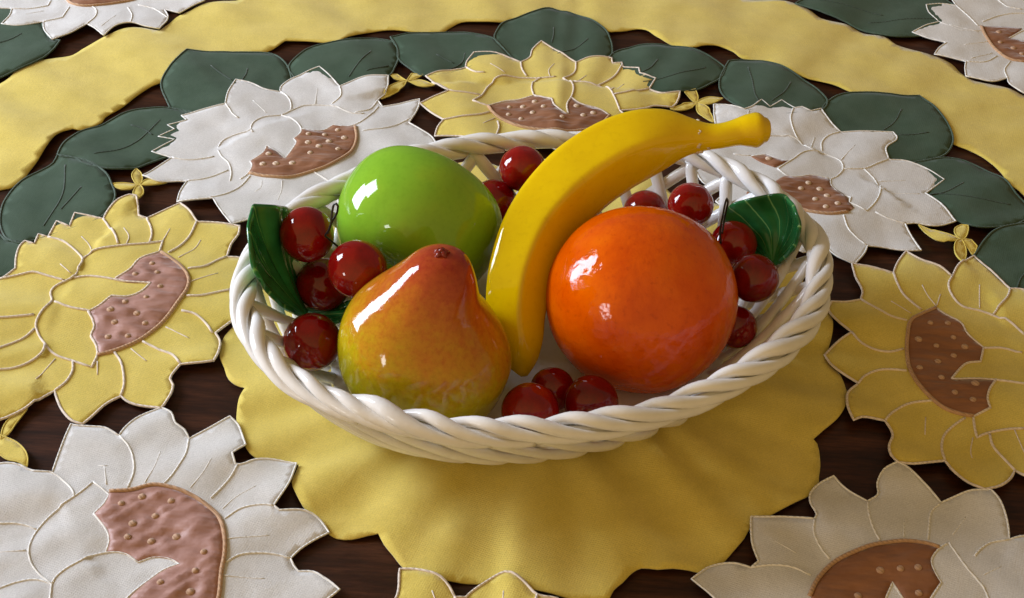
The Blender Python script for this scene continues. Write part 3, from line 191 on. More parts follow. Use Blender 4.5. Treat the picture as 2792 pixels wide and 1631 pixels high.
def apple_col(nt):
    n = noise_tex(nt, 22, 4, .6)
    c = ramp(nt, n, [(.3, (.165, .375, .022)), (.55, (.22, .44, .026)), (.8, (.32, .46, .022))])
    return mix_col(nt, .12, c, ramp(nt, noise_tex(nt, 500, 3), [(.35, (.5, .55, .4)), (.5, (1, 1, 1))]), 'MULTIPLY')
M['apple'] = glaze('green_glaze', apple_col, rough=.3, coat=.85, coat_rough=.06, bumpy=((30, .16, .003),))
def pear_col(nt):
    tc = node(nt, 'ShaderNodeTexCoord'); sep = node(nt, 'ShaderNodeSeparateXYZ'); nt.links.new(tc.outputs['Object'], sep.inputs[0])
    n = noise_tex(nt, 40, 5, .65)
    mm = node(nt, 'ShaderNodeMath', operation='MULTIPLY_ADD'); nt.links.new(n, mm.inputs[0]); mm.inputs[1].default_value = .034; nt.links.new(sep.outputs['Z'], mm.inputs[2])
    ax = node(nt, 'ShaderNodeMath', operation='MULTIPLY_ADD'); nt.links.new(sep.outputs['X'], ax.inputs[0]); ax.inputs[1].default_value = .22; nt.links.new(mm.outputs[0], ax.inputs[2])
    n3 = noise_tex(nt, 190, 4, .7); m3 = node(nt, 'ShaderNodeMath', operation='MULTIPLY_ADD'); nt.links.new(n3, m3.inputs[0]); m3.inputs[1].default_value = .030; nt.links.new(ax.outputs[0], m3.inputs[2]); ax = m3
    mr = node(nt, 'ShaderNodeMapRange'); mr.inputs['From Min'].default_value = .026; mr.inputs['From Max'].default_value = .092
    nt.links.new(ax.outputs[0], mr.inputs['Value'])
    c = ramp(nt, mr.outputs[0], [(0, (.36, .34, .004)), (.22, (.45, .34, .006)), (.38, (.50, .25, .010)), (.56, (.48, .155, .012)), (.76, (.42, .075, .014)), (1, (.32, .025, .016))])
    # one dark blemish low on the right flank
    ds = node(nt, 'ShaderNodeVectorMath', operation='DISTANCE'); nt.links.new(tc.outputs['Object'], ds.inputs[0]); ds.inputs[1].default_value = (.0322, -.0105, -.0062)
    c = mix_col(nt, ramp(nt, ds.outputs['Value'], [(.0013, (1, 1, 1)), (.0026, (0, 0, 0))]), c, (.06, .008, .006))
    sp = noise_tex(nt, 520, 4, .7)
    return mix_col(nt, .35, c, ramp(nt, sp, [(.33, (.6, .36, .3)), (.55, (1, 1, 1))]), 'MULTIPLY')
M['pear'] = glaze('blushed_pear_glaze', pear_col, rough=.3, coat=.9, coat_rough=.085, bumpy=((48, .34, .0025), (300, .06, .001)))
def banana_col(nt):
    n = noise_tex(nt, 30, 4, .6)
    c = ramp(nt, n, [(.3, (.70, .46, .0008)), (.6, (.80, .57, .001)), (.8, (.82, .63, .002))])
    return mix_col(nt, .12, c, ramp(nt, noise_tex(nt, 420, 3), [(.3, (.55, .42, .3)), (.45, (1, 1, 1))]), 'MULTIPLY')
M['banana'] = glaze('yellow_glaze', banana_col, rough=.3, coat=.85, coat_rough=.05, bumpy=((60, .10, .0015),))
M['chip'] = glaze('bare_chipped_clay', None, (.70, .60, .45), rough=.8, coat=0, bumpy=((900, .5, .001),))
M['pear_nub'] = glaze('brown_red_glaze', None, (.20, .022, .014), rough=.3, coat=.8)
M['pear_spot'] = glaze('dark_blemish', None, (.05, .012, .008), rough=.4, coat=.6)
def leaf_col(nt):
    uv = node(nt, 'ShaderNodeUVMap'); sep = node(nt, 'ShaderNodeSeparateXYZ'); nt.links.new(uv.outputs['UV'], sep.inputs[0])
    nz = noise_tex(nt, 60, 3)
    a = node(nt, 'ShaderNodeMath', operation='MULTIPLY_ADD'); nt.links.new(nz, a.inputs[0]); a.inputs[1].default_value = .06; nt.links.new(sep.outputs['X'], a.inputs[2])
    k = node(nt, 'ShaderNodeMath', operation='MULTIPLY'); nt.links.new(a.outputs[0], k.inputs[0]); k.inputs[1].default_value = 11
    f = node(nt, 'ShaderNodeMath', operation='PINGPONG'); nt.links.new(k.outputs[0], f.inputs[0]); f.inputs[1].default_value = .5
    v = ramp(nt, f.outputs[0], [(.0, (.24, .36, .14)), (.03, (.09, .16, .05)), (.07, (0, 0, 0))])
    base = ramp(nt, noise_tex(nt, 70, 4), [(.3, (.010, .10, .030)), (.7, (.035, .26, .085))])
    return mix_col(nt, 1, base, v, 'ADD')
M['leaf'] = glaze('dark_green_glaze', leaf_col, rough=.25, coat=.9, coat_rough=.08, bumpy=((110, .2, .001),))
m, nt, b = new_mat('black_wire'); b.inputs['Base Color'].default_value = (.012, .010, .010, 1); b.inputs['Roughness'].default_value = .4; M['wire'] = m

# ---------------------------------------------------------------- mesh helpers
def link_mesh(name, verts, faces, mat, parent=None, smooth=True, uvs=None):
    me = bpy.data.meshes.new(name)
    me.from_pydata([tuple(map(float, v)) for v in verts], [], faces)
    mats = mat if isinstance(mat, (list, tuple)) else [mat]
    for q in mats: me.materials.append(q)
    if smooth: me.polygons.foreach_set('use_smooth', [True] * len(me.polygons))
    if uvs is not None:
        l = me.uv_layers.new(name='UVMap')
        for lp in me.loops: l.data[lp.index].uv = uvs[lp.vertex_index]
    me.update()
    o = bpy.data.objects.new(name, me); C.objects.link(o)
    if parent is not None: o.parent = parent; o.matrix_parent_inverse = Matrix.Translation(-Vector(parent.location))
    return o
def tag(o, label, cat, group=None):
    o['label'] = label; o['category'] = cat
    if group: o['group'] = group
    return o
def empty(name, loc=(0, 0, 0)):
    o = bpy.data.objects.new(name, None); C.objects.link(o); o.location = loc; o.empty_display_size = .02
    return o
def unit(v): return v / (np.linalg.norm(v) + 1e-12)

class MB:
    """collects pieces of one part"""
    def __init__(s): s.v = []; s.f = []; s.mi = []
    def tube(s, path, rad, sides=8, closed=False, up=None, squash=1., mi=0, cap=True):
        P = np.asarray(path, float); n = len(P)
        rad = np.full(n, rad) if np.isscalar(rad) else np.asarray(rad, float)
        if closed: T = np.roll(P, -1, 0) - np.roll(P, 1, 0)
        else: T = np.gradient(P, axis=0)
        base = len(s.v); ref = None
        for i in range(n):
            t = unit(T[i])
            if up is not None: r = np.asarray(up[i] if np.ndim(up) == 2 else up, float)
            else: r = np.array([0, 0, 1.]) if ref is None else ref
            a = r - t * (r @ t)
            if np.linalg.norm(a) < 1e-6: a = np.array([1., 0, 0]) - t * t[0]
            a = unit(a); b = np.cross(t, a)
            if up is None: ref = a
            for k in range(sides):
                w = 2 * PI * k / sides
                s.v.append(P[i] + rad[i] * (math.cos(w) * a * squash + math.sin(w) * b))
        m = n if closed else n - 1
        for i in range(m):
            for k in range(sides):
                j = (i + 1) % n; l = (k + 1) % sides
                s.f.append((base + i * sides + k, base + i * sides + l, base + j * sides + l, base + j * sides + k)); s.mi.append(mi)
        if cap and not closed:
            s.f.append(tuple(base + k for k in range(sides))[::-1]); s.mi.append(mi)
            s.f.append(tuple(base + (n - 1) * sides + k for k in range(sides))); s.mi.append(mi)
    def dome(s, c, r, h, mi=0, seg=8):
        base = len(s.v)
        for j, (rr, zz) in enumerate(((1, 0), (.85, .5), (.5, .86))):
            for k in range(seg):
                w = 2 * PI * k / seg; s.v.append(np.array([c[0] + r * rr * math.cos(w), c[1] + r * rr * math.sin(w), c[2] + h * zz]))
        s.v.append(np.array([c[0], c[1], c[2] + h]))
        for j in range(2):
            for k in range(seg):
                l = (k + 1) % seg; s.f.append((base + j * seg + k, base + j * seg + l, base + (j + 1) * seg + l, base + (j + 1) * seg + k)); s.mi.append(mi)
        for k in range(seg): s.f.append((base + 2 * seg + k, base + 2 * seg + (k + 1) % seg, base + 3 * seg)); s.mi.append(mi)
    def build(s, name, mat, parent=None, smooth=True):
        o = link_mesh(name, s.v, s.f, mat, parent, smooth)
        if isinstance(mat, (list, tuple)): o.data.polygons.foreach_set('material_index', s.mi)
        return o

def smooth_line(pts, closed, step):
    """Hermite curve through the points that keeps sharp corners"""
    P = np.asarray(pts, float); n = len(P); out = []
    def d(i): return P[(i + 1) % n] - P[i % n]
    corner = []; tang = []
    for i in range(n):
        if not closed and i in (0, n - 1): corner.append(True); tang.append(None); continue
        a, b = unit(d(i - 1)), unit(d(i))
        corner.append(a @ b < math.cos(math.radians(48))); tang.append(unit(a + b))
    for i in range(n if closed else n - 1):
        p, q = P[i], P[(i + 1) % n]; l = np.linalg.norm(q - p); j = (i + 1) % n
        if l < 1e-6: continue
        t0 = unit(q - p) if corner[i] else tang[i]; t1 = unit(q - p) if corner[j] else tang[j]
        k = max(1, int(round(l / step)))
        for m_ in range(k):
            t = m_ / k
            out.append((2*t**3-3*t**2+1)*p + (t**3-2*t**2+t)*l*t0 + (-2*t**3+3*t**2)*q + (t**3-t**2)*l*t1)
    if not closed: out.append(P[-1])
    return np.array(out)

def inside(poly, pts):
    x, y = pts[:, 0], pts[:, 1]; c = np.zeros(len(pts), bool); q = np.roll(poly, 1, 0)
    for (x0, y0), (x1, y1) in zip(poly, q):
        if y0 == y1: continue
        c ^= ((y0 > y) != (y1 > y)) & (x < (x1 - x0) * (y - y0) / (y1 - y0) + x0)
    return c

# height of the cloth over the table (mm in, mm out): soft folds that run outwards, small puckers, one ironed crease
cr0, cr1 = np.array(CREASE[0]), np.array(CREASE[-1]); crd = unit(cr1 - cr0); crn = np.array([-crd[1], crd[0]])
def lift(x, y):
    r = math.hypot(x, y); th = math.atan2(y, x)
    k = 6.4 if r < 215 else 12.
    z = (3.0 if r > 160 else 3.3) * noise.noise(Vector((math.cos(th) * k, math.sin(th) * k, r / (150 if k > 9 else 75) + (k > 9) * 3)))
    z += .9 * noise.noise(Vector((x / 26, y / 26, 3.1)))
    z += .32 * noise.noise(Vector((x / 9, y / 9, 7.7)))
    e = (np.array([x, y]) - cr0) @ crn
    z += 1.0 * math.exp(-(e / 4.0) ** 2) - .5 * math.exp(-((e - 9) / 5.0) ** 2)
    return 3.0 + max(-1.3, z)
def mm(x, y, extra): return (x / 1000, y / 1000, (lift(x, y) + extra) / 1000)

def sheet(name, loops, mat, parent, extra, grid=4.0, thick=.6, puff=0., edge=2.0, seams=None, flat=(), wrinkle=None):
    """a piece of cloth from its outline (loops[0]) and holes"""
    loops = [np.asarray(l, float) for l in loops]
    lo, hi = loops[0].min(0), loops[0].max(0)
    gx = np.arange(lo[0], hi[0], grid); gy = np.arange(lo[1], hi[1], grid * .87)
    G = np.array([(x + (j % 2) * grid / 2, y) for j, y in enumerate(gy) for x in gx])
    G += np.random.RandomState(1).uniform(-.3, .3, G.shape)
    k = inside(loops[0], G)
    for h in loops[1:]: k &= ~inside(h, G)
    G = G[k]
    bd = np.concatenate([l for l in loops])
    keep = np.ones(len(G), bool); dmin = np.empty(len(G))
    for s in range(0, len(G), 2000):
        dm = np.sqrt(((G[s:s+2000, None] - bd[None]) ** 2).sum(-1)).min(1); dmin[s:s+2000] = dm; keep[s:s+2000] = dm > edge * .7
    G = G[keep]; dmin = dmin[keep]
    V = [Vector(p) for p in bd] + [Vector(p) for p in G]
    E = []; o = 0
    for l in loops:
        n = len(l); E += [(o + i, o + (i + 1) % n) for i in range(n)]; o += n
    vv, _, ff, *_ = geometry.delaunay_2d_cdt(V, E, [], 0, 1e-4)
    A = np.array([tuple(v) for v in vv]); F = np.array(ff)
    cen = A[F].mean(1); k = inside(loops[0], cen)
    for h in loops[1:]: k &= ~inside(h, cen)
    F = F[k]
    used = np.unique(F); re = -np.ones(len(A), int); re[used] = np.arange(len(used)); A = A[used]; F = re[F]
    h = np.zeros(len(A))
    if puff:
        S_ = bd if seams is None else np.concatenate([bd] + seams)
        for s in range(0, len(A), 1500):
            dm = np.sqrt(((A[s:s+1500, None] - S_[None]) ** 2).sum(-1)).min(1); h[s:s+1500] = puff * (1 - np.exp(-(dm / 4.5) ** 2))
        for p in flat: h[inside(p, A)] = 0
    if wrinkle:
        ang, lam, amp = wrinkle; dm = np.concatenate([np.sqrt(((A[s:s+1500, None] - bd[None]) ** 2).sum(-1)).min(1) for s in range(0, len(A), 1500)])
        for i, (x, y) in enumerate(A):
            u, w = x * math.cos(ang) + y * math.sin(ang), -x * math.sin(ang) + y * math.cos(ang)
            n_ = 1.0 - 2.2 * abs(noise.noise(Vector((u / (lam * 5.5), w / (lam * 1.1), 1.7)))) + .35 * noise.noise(Vector((u / (lam * 2.5), w / (lam * .5), 5.1)))
            dk = min([math.hypot(x - q[0][0], y - q[0][1]) for q in seams] or [99])
            h[i] += amp * (1 - math.exp(-(dm[i] / 3) ** 2)) * (1 - math.exp(-(dk / 3.2) ** 2)) * max(0, .15 + .75 * n_ * abs(n_))
    verts = [mm(x, y, extra + e) for (x, y), e in zip(A, h)]
    o = link_mesh(name, verts, [tuple(map(int, f)) for f in F], mat, parent)
    if o.data.polygons[0].normal.z < 0: o.data.flip_normals()
    sm = o.modifiers.new('thickness', 'SOLIDIFY'); sm.thickness = thick / 1000; sm.offset = -1
    return o

def add_to(o, mb, mat):
    """joins stitched dots into the patch they are sewn on"""
    if not mb.v: return
    bm = bmesh.new(); bm.from_mesh(o.data); o.data.materials.append(mat)
    vs = [bm.verts.new(tuple(map(float, v))) for v in mb.v]
    for f in mb.f:
        q = bm.faces.new([vs[k] for k in f]); q.smooth = True; q.material_index = 1
    bm.to_mesh(o.data); bm.free()

# ---------------------------------------------------------------- the table and its cloth
def table():
    v = []; f = []
    X0, X1, Y0, Y1 = -.62, .62, -.62, .62
    v = [(X0, Y0, 0), (X1, Y0, 0), (X1, Y1, 0), (X0, Y1, 0), (X0, Y0, -.03), (X1, Y0, -.03), (X1, Y1, -.03), (X0, Y1, -.03)]
    f = [(0, 1, 2, 3), (7, 6, 5, 4), (0, 4, 5, 1), (1, 5, 6, 2), (2, 6, 7, 3), (3, 7, 4, 0)]
    o = link_mesh('table_top', v, f, M['wood'], smooth=False); o['kind'] = 'structure'
    bv = o.modifiers.new('edge', 'BEVEL'); bv.width = .006; bv.segments = 3
table()

cloth = empty('tablecloth', (0, 0, .002))
tag(cloth, 'cut-work tablecloth with yellow and white sunflowers, green leaves and openings onto dark wood', 'tablecloth')

def arc(a0, a1, r, n, scal, amp):
    out = []
    for i in range(n + 1):
        a = a0 + (a1 - a0) * i / n
        out.append((math.cos(a) * (r + amp * abs(math.sin(scal * a))), math.sin(a) * (r + amp * abs(math.sin(scal * a)))))
    return out
# yellow centre panel: the traced front edge, then the scallops that run behind the basket
df = smooth_line(DISC_FRONT, False, 2.5)
ae, as_ = math.atan2(df[-1][1], df[-1][0]), math.atan2(df[0][1], df[0][0])
if ae < as_: ae += 2 * PI
back = arc(ae, as_, 131, 150, 9, 8)[1:-1]
sheet('centre_panel', [np.array(list(df) + back)], M['yellow'], cloth, -.9)
# yellow band: traced where it is in view, scalloped on round the near side
bo = smooth_line(BAND_OUTER, False, 3); bi = smooth_line(BAND_INNER, False, 3)
def near_arc(p, q, amp):
    a, b = math.atan2(p[1], p[0]), math.atan2(q[1], q[0])
    while b > a: b -= 2 * PI
    r0, r1 = np.hypot(*p), np.hypot(*q); out = []
    for i in range(1, 160):
        t = i / 160; w = a + (b - a) * t; r = r0 + (r1 - r0) * t + amp * abs(math.sin(w * 10)) * math.sin(PI * t)
        out.append((math.cos(w) * r, math.sin(w) * r))
    return out
outer = np.array(list(bo) + near_arc(bo[-1], bo[0], 8))
inner = np.array(list(bi[::-1]) + near_arc(bi[0], bi[-1], -8))
sheet('yellow_band', [outer, inner], M['yellow'], cloth, -.9, grid=5)
for i, lf in enumerate(LEAVES):
    ol = smooth_line(lf['outline'], True, 2.2)
    o = sheet('fabric_leaf', [ol], M['green'], cloth, -.25 + .12 * (i % 3), puff=.7)
    ex = -.25 + .12 * (i % 3)
    mb = MB(); mb.tube([mm(x, y, ex + .05) for x, y in ol], .00055, 6, closed=True)
    mb.build('edge_stitching', M['cord_leaf_edge'], o)
    mb = MB()
    for v in lf['veins']: mb.tube([mm(x, y, ex + .6) for x, y in smooth_line(v, False, 2)], .00042, 6)
    if mb.v: mb.build('vein_stitching', M['cord_green'], o)
for ps in FLOWERETS:
    root = None
    verts_loops = []
    mb = MB(); root = None
    for k, p in enumerate(ps):
        q = smooth_line(p, True, 1.5)
        if root is None: root = bpy.data.objects.new('connecting_floweret', None); C.objects.link(root); root.parent = cloth; root.location = (0, 0, -.002)
        o = sheet('small_petal', [q], M['yellow'], None, -.1 + .05 * k, grid=3, edge=1.2); o.parent = root
        mb.tube([mm(x, y, -.05 + .05 * k) for x, y in q], .0003, 6, closed=True)
    o = mb.build('edge_stitching', M['yellow'], None); o.parent = root
for fi, fl in enumerate(FLOWERS):
    yel = fl['kind'] == 'yellow'
    ol = smooth_line(fl['outline'], True, 2.2); ex = .45
    sheened = fi in (0, 5)  # left-hand flowers whose patches carry the painted window sheen
    pats = [smooth_line(p, True, 2) for p in fl['patches']]
    cds = [smooth_line(p, False, 2) for p in fl['cords']]; ths = [smooth_line(p, False, 2) for p in fl['thin']]
    o = sheet('sunflower', [ol], M[fl['kind']], cloth, ex, grid=2.6, puff=.32, seams=cds + pats, flat=pats)
    o['label'] = ('yellow' if yel else 'white') + ' fabric sunflower with a ' + ('window-sheened brown' if sheened else 'brown') + ' seed patch'
    for q in pats:
        kn = [np.array([p]) for p in fl['knots']]
        sp = sheet('seed_patch', [q], M['satin_sheened' if sheened else 'satin'], o, ex + .35, grid=1.5, puff=.3, seams=kn, wrinkle=(.78 if fi == 5 else -.1 if fi == 0 else .1 if fi == 4 else .5, 5.0, 1.7 if sheened else .9))
        mb = MB()
        for x, y in fl['knots']:
            if inside(q, np.array([[x, y]]))[0]: mb.dome(mm(x, y, ex + .3), .0017 * random.uniform(.8, 1.15), .0010, seg=10)
        add_to(sp, mb, M['knot' if fi in (1, 2, 3) else 'knot_tan'])
    mb = MB(); cw = .00056 if yel else .00042
    mb.tube([mm(x, y, ex) for x, y in ol], cw, 7, closed=True)
    for p in cds: mb.tube([mm(x, y, ex + (.2 if yel else .05)) for x, y in p], cw, 7)
    for p in ths: mb.tube([mm(x, y, ex + .22) for x, y in p], cw * .55, 6)
    mb.build('petal_stitching', M['cord_' + fl['kind']], o)
    mb = MB()
    for p in fl['arcs']: mb.tube([mm(x, y, ex + .35) for x, y in smooth_line(p, False, 2)], .0009, 7)
    if mb.v: mb.build('seed_edge_stitching', M['cord_tan'], o)

# ---------------------------------------------------------------- the basket
BC = np.array([-.0027, -.0150]); BA = math.radians(20.4)
ca, sa = math.cos(BA), math.sin(BA)
def oval(phi, a, b, z):
    u, v = a * math.cos(phi), b * math.sin(phi)
    return np.array([BC[0] + u * ca - v * sa, BC[1] + u * sa + v * ca, z])
def oval_out(phi, a, b):
    n = unit(np.array([math.cos(phi) / a, math.sin(phi) / b])); return np.array([n[0] * ca - n[1] * sa, n[0] * sa + n[1] * ca, 0])
Z0 = .0040
basket = empty('ceramic_basket', (BC[0], BC[1], Z0))
tag(basket, 'oval white glazed woven basket with a twisted rope rim, holding the fruit', 'basket')
RA, RB, RZ = .1222, .0940, .0520
# arc-length table of the rim oval
ph = np.linspace(0, 2 * PI, 2001); pts = np.array([oval(p, RA, RB, RZ) for p in ph])
sl = np.concatenate([[0], np.cumsum(np.linalg.norm(np.diff(pts, axis=0), axis=1))]); LEN = sl[-1]
def at_len(s): return np.interp(s % LEN, sl, ph)
# each strand comes up from inside, humps over the rim and is laid down along the outside under the next ones
NSEG = 39; mb = MB(); rnd = random.Random(12)
for i in range(NSEG):
    path = []; rads = []; outs = []; s0 = LEN * (i + rnd.uniform(-.14, .14)) / NSEG
    lng = LEN / NSEG * rnd.uniform(3.3, 3.9); fat = rnd.uniform(.84, 1.18); lift_ = rnd.uniform(-.0008, .0010)
    for k in range(34):
        t = k / 33; p = at_len(s0 + lng * (t - .3)); c = oval(p, RA, RB, RZ); n = oval_out(p, RA, RB)
        al = math.radians(222 - 285 * t ** .9)
        ro = .0032 + .0012 * math.exp(-((t - .34) / .14) ** 2) - .0006 * t
        d_ = math.cos(al) * n * 1.2 + math.sin(al) * np.array([0, 0, 1.])
        path.append(c + (ro + lift_ * math.sin(PI * t)) * d_); outs.append(d_)
        rads.append(.0031 * fat * (.62 + .38 * math.exp(-((t - .36) / .22) ** 2)) * min(1, .55 + t * 3))
    mb.tube(path, rads, 12, up=np.array(outs), squash=.84)
# core the strands are laid on
mb.tube([oval(at_len(LEN * k / 300), RA, RB, RZ - .0008) for k in range(300)], .0030, 10, closed=True)
mb.build('rope_rim', M['basket'], basket)
mb = MB(); NW = 35
def wall(phi, t, off):
    k = t ** .9; off = off * (1 - t ** 3)
    a = .088 + (RA - .001 - .088) * k; b = .058 + (RB - .001 - .058) * k
    z = Z0 + .003 + (RZ - .0005 - Z0 - .003) * t ** 1.12
    n = oval_out(phi, a, b)
    return oval(phi, a, b, z) + n * off * .85 - np.array([0, 0, off * .5]), n
for fam, (tw, off) in enumerate(((.32, -.0014), (-.50, .0028))):
    for i in range(NW):
        p0 = 2 * PI * i / NW + (.06 if fam else 0); path = []; ups = []
        for k in range(15):
            t = k / 14; q, n = wall(p0 + tw * t, t, off); path.append(q); ups.append(unit(n * .8 - np.array([0, 0, .6])))
        mb.tube(path, [.0029 * (1 + .16 * noise.noise(Vector((i, k * .3, fam * 5.)))) for k in range(15)], 10, up=np.array(ups), squash=.7)
mb.build('lattice_wall', M['basket'], basket)
v = []; f = []; nr = 9; ns = 96
for side in (0, 1):
    for r in range(nr):
        for i in range(ns):
            k = (r + 1) / nr; p = 2 * PI * i / ns
            q = oval(p, (.0885 * k), (.0615 * k), Z0 + (.0062 if side == 0 else .0) + (.0006 * math.sin(p * 40) * k if side == 0 else 0)); v.append(q)
for side in (0, 1):
    o = side * nr * ns
    for r in range(nr - 1):
        for i in range(ns):
            a_, b_ = o + r * ns + i, o + r * ns + (i + 1) % ns
            q = (a_, a_ + ns, b_ + ns, b_); f.append(q if side == 0 else q[::-1])
    cap = tuple(o + i for i in range(ns)); f.append(cap if side == 0 else cap[::-1])
e0, e1 = (nr - 1) * ns, nr * ns + (nr - 1) * ns
for i in range(ns): f.append((e0 + i, e1 + i, e1 + (i + 1) % ns, e0 + (i + 1) % ns))
link_mesh('basket_floor', v, f, M['basket'], basket)

# ---------------------------------------------------------------- fruit
right, upv, backv = np.array(CAM_RIGHT), np.array(CAM_UP), np.array(CAM_BACK)
def lathe(name, prof, loc, axis, mat, seg=72, wob=0., freq=3., seed=0., xref=(1, 0, 0)):
    """prof: (radius, height) along the axis; local z is the axis"""
    P = smooth_line([(r, h) for r, h in prof], False, .0012)
    v = []; f = []; n = len(P)
    for r, h in P:
        for k in range(seg):
            w = 2 * PI * k / seg; q = Vector((math.cos(w) * r, math.sin(w) * r, h))
            if wob: q *= 1 + wob * noise.noise(q * (freq / .04) + Vector((seed, seed * 2, 0)))
            v.append(q)
    for i in range(n - 1):
        for k in range(seg):
            l = (k + 1) % seg; f.append((i * seg + k, i * seg + l, (i + 1) * seg + l, (i + 1) * seg + k))
    f.append(tuple(range(seg))[::-1]); f.append(tuple((n - 1) * seg + k for k in range(seg)))
    o = link_mesh(name, v, f, mat)
    z = Vector(axis).normalized(); x = Vector(xref); x = (x - z * x.dot(z)).normalized(); y = z.cross(x)
    o.matrix_world = Matrix.Translation(Vector(loc)) @ Matrix((x, y, z)).transposed().to_4x4()
    return o
def ball_profile(r, sq=1., dim_top=0., dim_bot=0., n=30):
    out = []
    for i in range(n + 1):
        t = -PI / 2 + PI * i / n; rr = r * math.cos(t); h = r * sq * math.sin(t)
        e = math.exp(-(rr / (r * .22)) ** 2)
        h += (dim_bot * r * e if t < 0 else -dim_top * r * e)
        out.append((max(rr, .00004), h))
    return out
CHERRY = [
 ('dark red cherry with a black wire loop, resting high against the dark left leaf', (1.2, .1, .3)),
 ('dark red cherry sitting on top of the left cluster, touching the green apple', (.3, -.2, 1)),
 ('dark red cherry tucked under the topmost left cherry, half hidden by it', (.2, .2, 1)),
 ('dark red cherry lowest of the left cluster, beside the pear and the rope rim', (-.2, -.3, 1)),
 ('dark red cherry by the far basket wall, between green apple and banana', (.1, .2, 1)),
 ('dark red cherry squeezed behind the green apple, only a sliver showing by the banana', (.2, .1, 1)),
 ('shadowed dark red cherry under the banana, mostly behind the top of the orange', (.1, .1, 1)),
 ('dark red cherry behind the upper right of the orange, against the open lattice', (.1, .3, 1)),
 ('dark red cherry with a black wire loop, in front of the bright green leaf', (.1, .2, 1)),
 ('dark red cherry right of the orange, at the lower tip of the bright green leaf', (.2, .2, 1)),
 ('shadowed dark red cherry low at the right of the orange, beneath another cherry', (.2, -.1, 1)),
 ('dark red cherry right of the pear, nearest the front rope rim', (.2, .1, 1)),
 ('dark red cherry at the front below the orange, with a bright glint', (.3, .1, 1)),
 ('small dark red cherry behind the two front cherries, below the banana tip', (.1, .3, 1))]
cherries = []; ci = 0
for nm, x, y, z, r in BALLS:
    if nm == 'cherry':
        lb, ax = CHERRY[ci]
        o = lathe('cherry', ball_profile(r, .97, .05, .03, 26), (x, y, z), ax, M['cherry'], 40, .012, 2, ci * 3.3)
        tag(o, lb, 'cherry', 'cherries in the basket'); cherries.append(o); ci += 1
    elif nm == 'orange':
        o = lathe('orange', ball_profile(r, .985, .05, .04, 46), (x, y, z), tuple(.15 * right + .75 * upv + .2 * np.array([0, 0, 1]) - .3 * backv), M['orange'], 96, .010, 2, 5)
        tag(o, 'large glossy orange fruit at the right of the basket', 'orange')
    elif nm == 'apple':
        R = r
        prof = [(.00004, -.74), (.22, -.86), (.36, -.88), (.55, -.81), (.75, -.62), (.90, -.34), (.985, -.02), (1.0, .22), (.965, .44), (.86, .62), (.68, .72), (.48, .74), (.30, .70), (.16, .62), (.06, .55), (.0004, .53)]
        ax = .2208 * right + .451 * upv - .303 * backv
        o = lathe('green_apple', [(a * R, h * R * (1.016 if h > 0 else .766)) for a, h in prof], (x, y, z), tuple(ax), M['apple'], 96, .030, 1.1, 4)
        tag(o, 'glossy bright green apple at the back left of the basket', 'apple')
    elif nm == 'pear':
        R = r
        prof = [(.0001, -.86), (.10, -.90), (.24, -.97), (.45, -.93), (.66, -.78), (.85, -.50), (.955, -.2), (1.0, 0), (.985, .17), (.935, .36), (.868, .513), (.782, .664), (.685, .81), (.54, 1.04), (.40, 1.27), (.31, 1.40), (.17, 1.485), (.0001, 1.505)]
        ax = Vector((0, .03, 1)).normalized()
        o = lathe('pear', [(a * R, h * R) for a, h in prof], (x, y, z), tuple(ax), M['pear'], 110, .016, 1.2, 8)
        # the neck leans and the shoulder swells to one side
        from_h = np.linspace(-1, 1.7, 60)
        hs = [-1, 0, .19, .36, .51, .664, .81, 1.04, 1.27, 1.5, 1.7]; ds = [0, 0, -.02, -.05, -.075, -.10, -.085, .03, .12, .17, .18]
        sm_ = np.interp(from_h, hs, ds)
        for _ in range(10): sm_[1:-1] = (sm_[:-2] + 2 * sm_[1:-1] + sm_[2:]) / 4
        for v_ in o.data.vertices: v_.co.x += R * float(np.interp(v_.co.z / R, from_h, sm_))
        bend_top = R * .165
        tag(o, 'red blushed yellow pear standing at the front left of the basket', 'pear')
        nb = MB(); top = Vector((x + bend_top, y, z)) + ax * (1.495 * R)
        for k in range(5):
            w = 2 * PI * k / 5 + .3; d = Vector((math.cos(w), math.sin(w), 0))
            nb.tube([tuple(top + d * .0002 - Vector((0, 0, .0005))), tuple(top + d * .0016 + Vector((0, 0, .0010))), tuple(top + d * .0030 + Vector((0, 0, .0001)))], [.0014, .0013, .0006], 8)
        nb.dome(tuple(top), .0017, .0026)
        nb.build('stem_nub', M['pear_nub'], o).matrix_parent_inverse = o.matrix_world.inverted()

